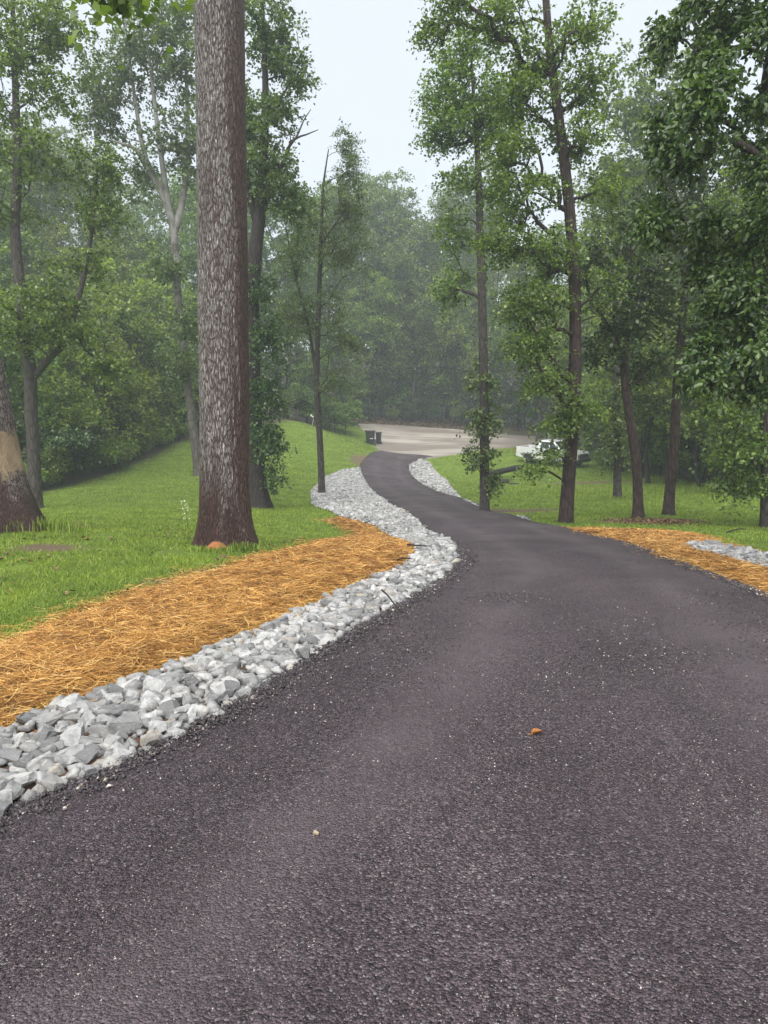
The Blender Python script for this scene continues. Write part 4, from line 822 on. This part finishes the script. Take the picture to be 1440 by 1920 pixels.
def bm_obj(name, bm, mat, parent=None, smooth_shade=False):
    me = bpy.data.meshes.new(name); bmesh.ops.recalc_face_normals(bm, faces=bm.faces); bm.to_mesh(me); bm.free(); me.materials.append(mat)
    if smooth_shade:
        for p in me.polygons: p.use_smooth = True
    return link(name, me, parent)
def box_bm(lo, hi, bevel=.0, top=None):
    """Box; top = (inset x, inset y) narrows the upper face."""
    bm = bmesh.new(); bmesh.ops.create_cube(bm, size=1); lo, hi = Vector(lo), Vector(hi)
    for v in bm.verts:
        up = v.co.z > 0
        v.co = Vector([lo[k] + (v.co[k] + .5) * (hi[k] - lo[k]) for k in range(3)])
        if up and top:
            c = (lo + hi) / 2; v.co.x -= math.copysign(top[0], v.co.x - c.x); v.co.y -= math.copysign(top[1], v.co.y - c.y)
    if bevel: bmesh.ops.bevel(bm, geom=bm.edges[:], offset=bevel, segments=2, affect='EDGES', clamp_overlap=True)
    return bm
def prism_bm(prof, y0, y1, bevel=.0):
    """Side profile (x, z) drawn out across the width."""
    bm = bmesh.new(); vs_ = [bm.verts.new((x, y0, z)) for x, z in prof]; f = bm.faces.new(vs_)
    r = bmesh.ops.extrude_face_region(bm, geom=[f]); 
    for v in [e for e in r['geom'] if isinstance(e, bmesh.types.BMVert)]: v.co.y = y1
    if bevel:
        ed = [e for e in bm.edges if abs(e.verts[0].co.y - e.verts[1].co.y) < 1e-6]
        bmesh.ops.bevel(bm, geom=ed, offset=bevel, segments=2, affect='EDGES', clamp_overlap=True)
    return bm
def lathe_bm(prof, n=24, axis='Y'):
    bm = bmesh.new(); rings = []
    for r, h in prof:
        ring = []
        for k in range(n):
            a = 2 * math.pi * k / n; c, s = r * math.cos(a), r * math.sin(a)
            ring.append(bm.verts.new((c, h, s) if axis == 'Y' else (c, s, h)))
        rings.append(ring)
    for a, b in zip(rings, rings[1:]):
        for k in range(n): bm.faces.new((a[k], a[(k + 1) % n], b[(k + 1) % n], b[k]))
    bm.faces.new(rings[0]); bm.faces.new(rings[-1])
    return bm
def quad_bm(P, thick=.006):
    P = [Vector(p) for p in P]; n = (P[1] - P[0]).cross(P[3] - P[0]).normalized() * thick
    bm = bmesh.new(); a = [bm.verts.new(p - n) for p in P]; b = [bm.verts.new(p + n) for p in P]
    bm.faces.new(a[::-1]); bm.faces.new(b)
    for k in range(4): bm.faces.new((a[k], a[(k + 1) % 4], b[(k + 1) % 4], b[k]))
    return bm

# ------------------------------------------------------------------ white pickup truck
def pickup(loc, rot):
    T = empty('pickup_truck', loc); T.rotation_euler = rot
    tag(T, 'white crew cab pickup truck parked on the lawn behind the low bough', 'truck')
    W = .93; ra = .43
    def arch(cx):
        return [(cx + ra * math.cos(a), .40 + ra * math.sin(a)) for a in np.linspace(math.pi, 0, 10)]
    prof = [(-2.72, .55), (-2.05 + .0 - ra + .0, .42)] + arch(-1.62)[0:0]
    prof = [(-2.70, .52)] + [(x, max(z, .42)) for x, z in arch(-1.62)] + [(x, max(z, .42)) for x, z in arch(1.78)] + [(2.62, .45), (2.72, .62), (2.70, .98), (2.55, 1.10), (1.22, 1.20), (-.86, 1.20), (-.86, .80), (-2.70, .80)]
    bm_obj('body', prism_bm(prof, -W, W, .035), M['white_paint'], T)
    for s in (-1, 1): bm_obj('bed_side', box_bm((-2.70, s * W - .11 if s > 0 else -W, .78), (-.87, W if s > 0 else -W + .11, 1.22), .03), M['white_paint'], T)
    tg = bm_obj('tailgate', box_bm((-2.76, -W + .10, .62), (-2.69, W - .10, 1.20), .02), M['white_paint'], T); bm_obj('handle', box_bm((-2.785, -.12, 1.0), (-2.755, .12, 1.06), .006), M['black_plastic'], tg)
    bm_obj('bed_floor', box_bm((-2.66, -W + .115, .805), (-.90, W - .115, .83)), M['black_plastic'], T)
    cab = bmesh.new(); b = [(-.90, 1.18), (1.30, 1.18), (.52, 1.80), (-.68, 1.80)]
    vs_ = []
    for s in (-1, 1):
        vs_.append([cab.verts.new((x, s * (W - .02 if z < 1.5 else W - .20), z)) for x, z in b])
    cab.faces.new(vs_[0]); cab.faces.new(vs_[1][::-1])
    for k in range(4): cab.faces.new((vs_[0][k], vs_[0][(k + 1) % 4], vs_[1][(k + 1) % 4], vs_[1][k]))
    bmesh.ops.recalc_face_normals(cab, faces=cab.faces); bmesh.ops.bevel(cab, geom=cab.edges[:], offset=.05, segments=3, affect='EDGES')
    bm_obj('cab', cab, M['white_paint'], T, False)
    def side(x, z, s, o=.006):                       # a point on the sloping cab side
        k = (z - 1.18) / .62; return (x, s * ((W - .02) * (1 - k) + (W - .20) * k + o), z)
    for s in (-1, 1):
        for (x0, x1, x2, x3) in ((.30, 1.02, .48, .22), (-.52, .22, .14, -.48)):
            bm_obj('side_window', quad_bm([side(x0, 1.27, s), side(x1, 1.27, s), side(x2, 1.71, s), side(x3, 1.71, s)]), M['glass_dark'], T)
        for (x0, x1) in ((.27, 1.12), (-.62, .25)):
            dr = bm_obj('door', box_bm((x0, s * W - .012 if s > 0 else -W - .010, .50), (x1, s * W + .010 if s > 0 else -W + .012, 1.165), .006), M['white_paint'], T)
            bm_obj('handle', box_bm((x0 + .05, s * (W + .008) - .008, 1.03), (x0 + .19, s * (W + .030) + (.0 if s > 0 else .008), 1.07), .004), M['black_plastic'], dr)
        bm_obj('mirror', box_bm((.88, s * (W + .02) - (.0 if s > 0 else .22), 1.22), (1.02, s * (W + .02) + (.22 if s > 0 else .0), 1.44), .03), M['black_plastic'], T)
        bm_obj('headlight', box_bm((2.60, s * .80 - .14, .84), (2.735, s * .80 + .14, 1.00), .02), M['lamp_clear'], T)
        bm_obj('tail_light', box_bm((-2.725, s * .87 - .07, .78), (-2.64, s * .87 + .07, 1.14), .015), M['lamp_red'], T)
        bm_obj('running_board', box_bm((-1.0, s * .90 - .08, .36), (1.2, s * .90 + .08, .42), .015), M['black_plastic'], T)
        for cx in (-1.62, 1.78):
            w = bm_obj('wheel', lathe_bm([(.24, -.12), (.33, -.125), (.385, -.09), (.40, 0), (.385, .09), (.33, .125), (.24, .12)], 28), M['tyre'], T, True); w.location = (cx, s * (W - .13), .40)
            r = bm_obj('rim', lathe_bm([(.25, -.09), (.25, .10), (.22, .115), (.20, .085), (.06, .095), (.05, .12), (.01, .12)], 24), M['rim'], w)
            if s < 0: r.rotation_euler = (0, 0, math.pi)
    bm_obj('windshield', quad_bm([(1.235, -.80, 1.25), (1.235, .80, 1.25), (.60, .66, 1.755), (.60, -.66, 1.755)], .012), M['glass_dark'], T)
    bm_obj('rear_window', quad_bm([(-.885, -.66, 1.30), (-.885, .66, 1.30), (-.715, .58, 1.72), (-.715, -.58, 1.72)], .012), M['glass_dark'], T)
    gr = bm_obj('grille', box_bm((2.66, -.60, .66), (2.745, .60, 1.00), .02), M['black_plastic'], T)
    for k in range(3): bm_obj('bar', box_bm((2.74, -.57, .72 + .09 * k), (2.757, .57, .745 + .09 * k), .003), M['chrome'], gr)
    bm_obj('front_bumper', box_bm((2.55, -.95, .40), (2.83, .95, .62), .04), M['black_plastic'], T)
    bm_obj('rear_bumper', box_bm((-2.86, -.92, .46), (-2.68, .92, .62), .03), M['chrome'], T)
    return T
tp = gpt(1034, 53.5); yaw = R(-43)
fx, fy = math.cos(yaw), math.sin(yaw)
zf = float(gz(tp[0] + 1.8 * fx, tp[1] + 1.8 * fy)); zr = float(gz(tp[0] - 1.6 * fx, tp[1] - 1.6 * fy)); zl = float(gz(tp[0] - fy * .8, tp[1] + fx * .8)); zr_ = float(gz(tp[0] + fy * .8, tp[1] - fx * .8))
truck = pickup((tp[0], tp[1], (zf + zr) / 2 - .01), (math.atan2(zl - zr_, 1.6) * .8, -math.atan2(zf - zr, 3.4), yaw))
truck.scale = (.93, .93, .98)

# ------------------------------------------------------------------ bins by the road
def cart(name, label, px, d, w, h, dep, yaw, mark):
    c = gpt(px, d); z0 = float(max(gz(c[0], c[1]) - .01, -9)) + .055
    T = empty(name, (c[0], c[1], z0), yaw); tag(T, label, 'bin', 'wheeled rubbish bins by the road')
    bm = bmesh.new(); rg = []
    for (sx, sy, z, oy) in ((.36, .36, .05, .0), (.40, .41, .30 * h, -.005), (.46, .47, .84 * h, -.02), (.48, .49, .86 * h, -.02), (.48, .49, .91 * h, -.02)):
        q = []
        for k in range(16):
            a = 2 * math.pi * (k + .5) / 16; ca, sa = math.cos(a), math.sin(a); e = .35
            q.append(bm.verts.new((w * sx * math.copysign(abs(ca) ** e, ca), dep * (sy * math.copysign(abs(sa) ** e, sa) + oy), z)))
        rg.append(q)
    for a, b in zip(rg, rg[1:]):
        for k in range(16): bm.faces.new((a[k], a[(k + 1) % 16], b[(k + 1) % 16], b[k]))
    bm.faces.new(rg[0][::-1]); bm.faces.new(rg[-1])
    bm_obj('bin_body', bm, M['bin_plastic'], T)
    lid = bm_obj('lid', prism_bm([(-dep * .56, .91 * h), (dep * .50, .905 * h), (dep * .50, .94 * h), (dep * .2, h), (-dep * .35, h), (-dep * .56, .945 * h)], -w * .50, w * .50, .015), M['bin_lid'], T); lid.rotation_euler = (0, 0, R(-90)) ; 
    v, f = tube(np.array([(-w * .4, dep * .50, .87 * h), (-w * .4, dep * .60, .90 * h), (0, dep * .62, .90 * h), (w * .4, dep * .60, .90 * h), (w * .4, dep * .50, .87 * h)]), .016, 8); link('handle', mesh_np('handle', v, f, M['bin_plastic'], True), T)
    for s in (-1, 1):
        wh = bm_obj('wheel', lathe_bm([(.04, -.03), (.12, -.03), (.135, 0), (.12, .03), (.04, .03)], 18), M['tyre'], T, True); wh.rotation_euler = (0, 0, R(90)); wh.location = (s * w * .40, dep * .44, .13 - .05)
    if mark: bm_obj('printed_mark', quad_bm([(-w * .16, -dep * .462, .33 * h), (w * .18, -dep * .462, .36 * h), (w * .16, -dep * .47, .41 * h), (-w * .1, -dep * .467, .385 * h)], .006), M['white_print'], T)
    return T
cart('rubbish_bin', 'larger black wheeled bin with a white mark, standing where driveway meets gravel', 694, 68, .84, 1.2, .84, R(18), True)
cart('rubbish_bin', 'narrower black wheeled bin standing beside the larger one', 710, 68.6, .54, 1.1, .58, R(-8), False)
c = gpt(702.3, 67.6); T = empty('recycling_tub', c); tag(T, 'low dark tub squeezed between the two wheeled bins', 'tub')
bm_obj('tub_body', box_bm((-.15, -.2, 0), (.15, .2, .5), .03, (-.03, -.03)), M['bin_plastic'], T); bm_obj('lid', box_bm((-.19, -.24, .50), (.19, .24, .545), .012), M['bin_lid'], T)

# ------------------------------------------------------------------ logs, sticks, small things
def log(name, label, P, r0, r1, mat, cat, seed=0, sides=14, end=None):
    P = resample(np.asarray(P, float), 12); org = P[0].copy(); g = rng(seed)
    v, f = tube(P - org, np.linspace(r0, r1, 12) * (1 + g.normal(size=12) * .03), sides)
    v = v + (g.normal(size=v.shape) * r0 * .03)
    T = empty(name, org); tag(T, label, cat); link('bark', mesh_np('bark', v, f, mat, True), T)
    for i in (0, 11):
        ring = v[i * sides:(i + 1) * sides]; bm = bmesh.new(); bm.faces.new([bm.verts.new(q) for q in ring]); bm_obj('cut_end', bm, end or M['dead_wood'], T)
    return T
def gp(px, d, dz=0): c = gpt(px, d); c[2] += dz; return c
log('fallen_log', 'dark fallen log lying propped on the lawn beside the poplar', [gp(912, 46, .22), gp(930, 46, .36), (gp(976, 46.4, .62))], .20, .17, M['log_bark'], 'log', 3)
log('log_piece', 'short rotten log piece on the lawn below the fallen log', [gp(935, 42, .10), gp(953, 42.2, .12)], .16, .15, M['bark_dark'], 'log', 4)
log('cut_branch', 'thin pale branch lying on the grass next to the rotten piece', [gp(953, 41.6, .06), gp(972, 41.2, .06)], .06, .04, M['dead_wood'], 'branch', 5)
log('broken_trunk', 'orange brown broken trunk lying in the wood behind the truck', [gp(1078, 60, 2.2), gp(1105, 60.5, 2.9), gp(1134, 61, 2.7)], .18, .15, M['tan_wood'], 'log', 6)
def stick(label, pts, r, seed):
    P = []
    for px, py, dz in pts:
        h_ = hit(px, py); P.append((h_[0], h_[1], float(gz(*h_)) + dz))
    log('stick', label, P, r, r * .6, M['bark_dark'], 'stick', seed, 6)
stick('short dark stick lying across the straw edge and the stones', [(764, 1047, .20), (780, 1049, .20), (800, 1049, .19)], .014, 7)
stick('dark twig poking from the straw onto the riprap', [(745, 1068, .14), (755, 1071, .18), (770, 1072, .18)], .012, 8)
stick('thin twig lying over the stones near the asphalt edge', [(716, 1148, .21), (728, 1156, .19), (741, 1163, .13)], .010, 9)
stick('dead twig on the lawn near the right edge', [(1362, 1001, .03), (1385, 998, .06), (1398, 996, .03)], .02, 10)
# curled brown leaf and a pebble on the asphalt
h_ = hit(1006, 1406); lf = empty('fallen_leaf', (h_[0], h_[1], float(road_z(*h_)) + .004), R(20)); lf.scale = (.75, .75, .75); tag(lf, 'curled orange brown leaf lying on the asphalt', 'leaf')
t = NT('dry_leaf'); c = t.mix(t.noise(t.coord('Object'), 60, 4), (.30, .10, .02), (.62, .30, .08)); M['dry_leaf'] = t.done(t.bsdf(c, .45, spec=.5))
bm = bmesh.new(); gr_ = []
for i in range(9):
    row = []
    for j in range(7):
        u, v = i / 8, j / 6 * 2 - 1; w = .030 * math.sin(math.pi * min(1, u * .93 + .07)) ** .7
        row.append(bm.verts.new(((u - .5) * .075, v * w, .004 + abs(v) ** 1.6 * .022 + .010 * math.sin(u * 3.1))))
    gr_.append(row)
for i in range(8):
    for j in range(6): bm.faces.new((gr_[i][j], gr_[i + 1][j], gr_[i + 1][j + 1], gr_[i][j + 1]))
bmesh.ops.solidify(bm, geom=bm.faces[:], thickness=.0012)
bm_obj('blade', bm, M['dry_leaf'], lf, True)
v, f = tube(np.array([(-.037, 0, .006), (-.055, .004, .012), (-.07, .002, .006)]), .0016, 5); link('stalk', mesh_np('stalk', v, f, M['dry_leaf']), lf)
t = NT('tan_pebble'); M['pebble'] = t.done(t.bsdf(t.mix(t.noise(t.coord('Object'), 30, 5), (.22, .17, .10), (.48, .40, .28)), .6))
h_ = hit(593, 1602); pb = rock_mesh(555, .8); pb.materials.clear(); pb.materials.append(M['pebble']); o = link('pebble', pb); o.location = (h_[0], h_[1], float(road_z(*h_)) + .012); o.scale = (.023, .023, .023); tag(o, 'lone tan pebble on the asphalt', 'pebble')
# sawdust heap at the foot of the big trunk
h_ = np.array([at(405, 1020, 11.45)[0], 11.46]); bm = bmesh.new(); gs = rng(8); rings = []
for i in range(9):
    q = []
    for k in range(22):
        a = 2 * math.pi * k / 22; r = i / 8 * (1 + .08 * math.sin(3 * a + 1)); q.append(bm.verts.new((h_[0] + .21 * r * math.cos(a), h_[1] + .16 * r * math.sin(a), float(gz(*h_)) - .03 + .15 * (1 - (i / 8) ** 2) + gs.normal() * .004)))
    rings.append(q)
for a, b in zip(rings, rings[1:]):
    for k in range(22): bm.faces.new((a[k], b[k], b[(k + 1) % 22], a[(k + 1) % 22]))
t = NT('sawdust'); v = t.pos(); M['sawdust'] = t.done(t.bsdf(t.mix(t.noise(v, 70, 5, .8), (.20, .07, .025), (.52, .22, .09)), .85, t.bump(t.noise(v, 90, 4, .8), 1.0, .02), spec=.2))
tag(bm_obj('sawdust_heap', bm, M['sawdust'], None, True), 'small orange sawdust heap against the foot of the big trunk', 'sawdust')
# tall flowering weed by the big trunk
wb = gpt(352, 11.9); T = empty('tall_weed', wb); tag(T, 'tall thin weed with pale seed head beside the big trunk', 'weed'); gw = rng(3)
sp = resample(np.array([(0, 0, -.02), (.01, 0, .25), (-.01, .01, .48), (-.03, .01, .70)]), 10); v, f = tube(sp, np.linspace(.006, .002, 10), 5); link('stem', mesh_np('stem', v, f, M['leaf_mid'], True), T)
cl = np.stack([gw.normal(size=70) * .026 - .015, gw.normal(size=70) * .026, gw.uniform(.42, .72, 70)], 1); V, Fq = leaves(gw, cl, np.zeros(2), 1, 2, .03, .022, .018); t = NT('pale_flower'); M['flower'] = t.done(t.bsdf((.50, .56, .34), .6)); link('seed_head', mesh_np('seed_head', V, Fq, M['flower']), T)
cl = np.stack([gw.normal(size=14) * .02, gw.normal(size=14) * .02, gw.uniform(.05, .35, 14)], 1); V, Fq = leaves(gw, cl, np.zeros(2), 1, 2, .05, .07, .018); link('leaf_spray', mesh_np('leaf_spray', V, Fq, M['leaf_bright']), T)
# garden ornament under the bush
c = gpt(586, 63); T = empty('garden_ornament', c); T.scale = (.7, .7, .7); tag(T, 'white twin globe garden ornament on a bent stem by the bush', 'ornament')
v, f = tube(resample(np.array([(.0, 0, .05), (.03, 0, .35), (.10, 0, .75), (.06, 0, 1.05)]), 10), .022, 8); link('stem', mesh_np('stem', v, f, M['globe_white'], True), T)
for (x, z, r) in ((.04, 1.12, .10), (-.17, 1.26, .11)):
    o = bm_obj('globe', lathe_bm([(r * math.sin(a), -r * math.cos(a)) for a in np.linspace(.15, math.pi - .15, 9)], 16, 'Z'), M['globe_white'], T, True); o.location = (x, 0, z)
v, f = tube(resample(np.array([(.06, 0, 1.02), (-.05, 0, 1.08), (-.17, 0, 1.17)]), 6), .018, 6); link('arm', mesh_np('arm', v, f, M['globe_white'], True), T)
bm_obj('tray', lathe_bm([(.30, 0), (.36, .02), (.38, .10), (.34, .10), (.32, .05), (.02, .05)], 24, 'Z'), M['clay'], T)
# dry leaves
def dry_leaves(label, X, Y, size, seed, zf_=None):
    g = rng(seed); n = len(X); P = np.stack([X, Y, (gz if zf_ is None else zf_)(X, Y) + .012 + g.uniform(0, .02, n)], 1)
    ld = norm(np.stack([g.normal(size=n), g.normal(size=n), g.normal(size=n) * .25], 1)); nr = norm(np.array([0, 0, 1.]) + g.normal(size=(n, 3)) * .35); sd = norm(np.cross(nr, ld)); s = g.uniform(.6, 1.3, n)[:, None] * size
    V = np.stack([P, P + ld * s * .45 + sd * s * .33 + nr * s * .12, P + ld * s, P + ld * s * .45 - sd * s * .33 + nr * s * .12], 1).reshape(-1, 3)
    tag(link('dry_leaves', mesh_np('dry_leaves', V, np.arange(n * 4).reshape(-1, 4), M['leaf_litter'])), label, 'leaves', kind='stuff')
t = NT('leaf_litter'); M['leaf_litter'] = t.done(t.bsdf(t.ramp(t.rand(), [(0, (.05, .030, .018)), (.5, (.14, .075, .040)), (1, (.27, .17, .09))]), .7))
g = rng(31); c = np.array(hit(1225, 978)); n = 1500
dry_leaves('ring of dead leaves round the two trunks on the lawn', c[0] + g.normal(size=n) * .62, c[1] - .15 + g.normal(size=n) * .38, .075, 32)
n = 9000; X = g.uniform(-7, 24, n); Y = g.uniform(84, 92, n); k = ~inside(GRAVEL, X, Y)
dry_leaves('rusty dead leaves along the bank beyond the gravel road', X[k], Y[k], .22, 33)
n = 1500; X = g.uniform(-7, -1, n); Y = g.uniform(8, 15, n); k = inside(LAWN, X, Y) & ~cover_mask(X, Y) & (fbm(X * 1.5, Y * 1.5, 60) > .52)
dry_leaves('scattered dead leaves in the near lawn', X[k], Y[k], .07, 34)

# ------------------------------------------------------------------ rain haze
t = NT('rain_haze'); pv = t.n('ShaderNodeVolumePrincipled', {'Color': (.84, .94, 1.0, 1), 'Density': .0017, 'Anisotropy': .15})
t.t.links.new(pv.outputs[0], t.out.inputs['Volume'])
bm = bmesh.new(); bmesh.ops.create_cube(bm, size=1)
zt = max(58.0, float(GZ.max()) + 3); zb = float(GZ.min()) - 1.0
for v in bm.verts: v.co = Vector((v.co.x * 640, v.co.y * 400 + 145, zb if v.co.z < 0 else zt))
me = bpy.data.meshes.new('haze'); bm.to_mesh(me); bm.free(); me.materials.append(t.m)
tag(link('haze', me), 'pale rain haze hanging between the trees', 'haze', kind='stuff')
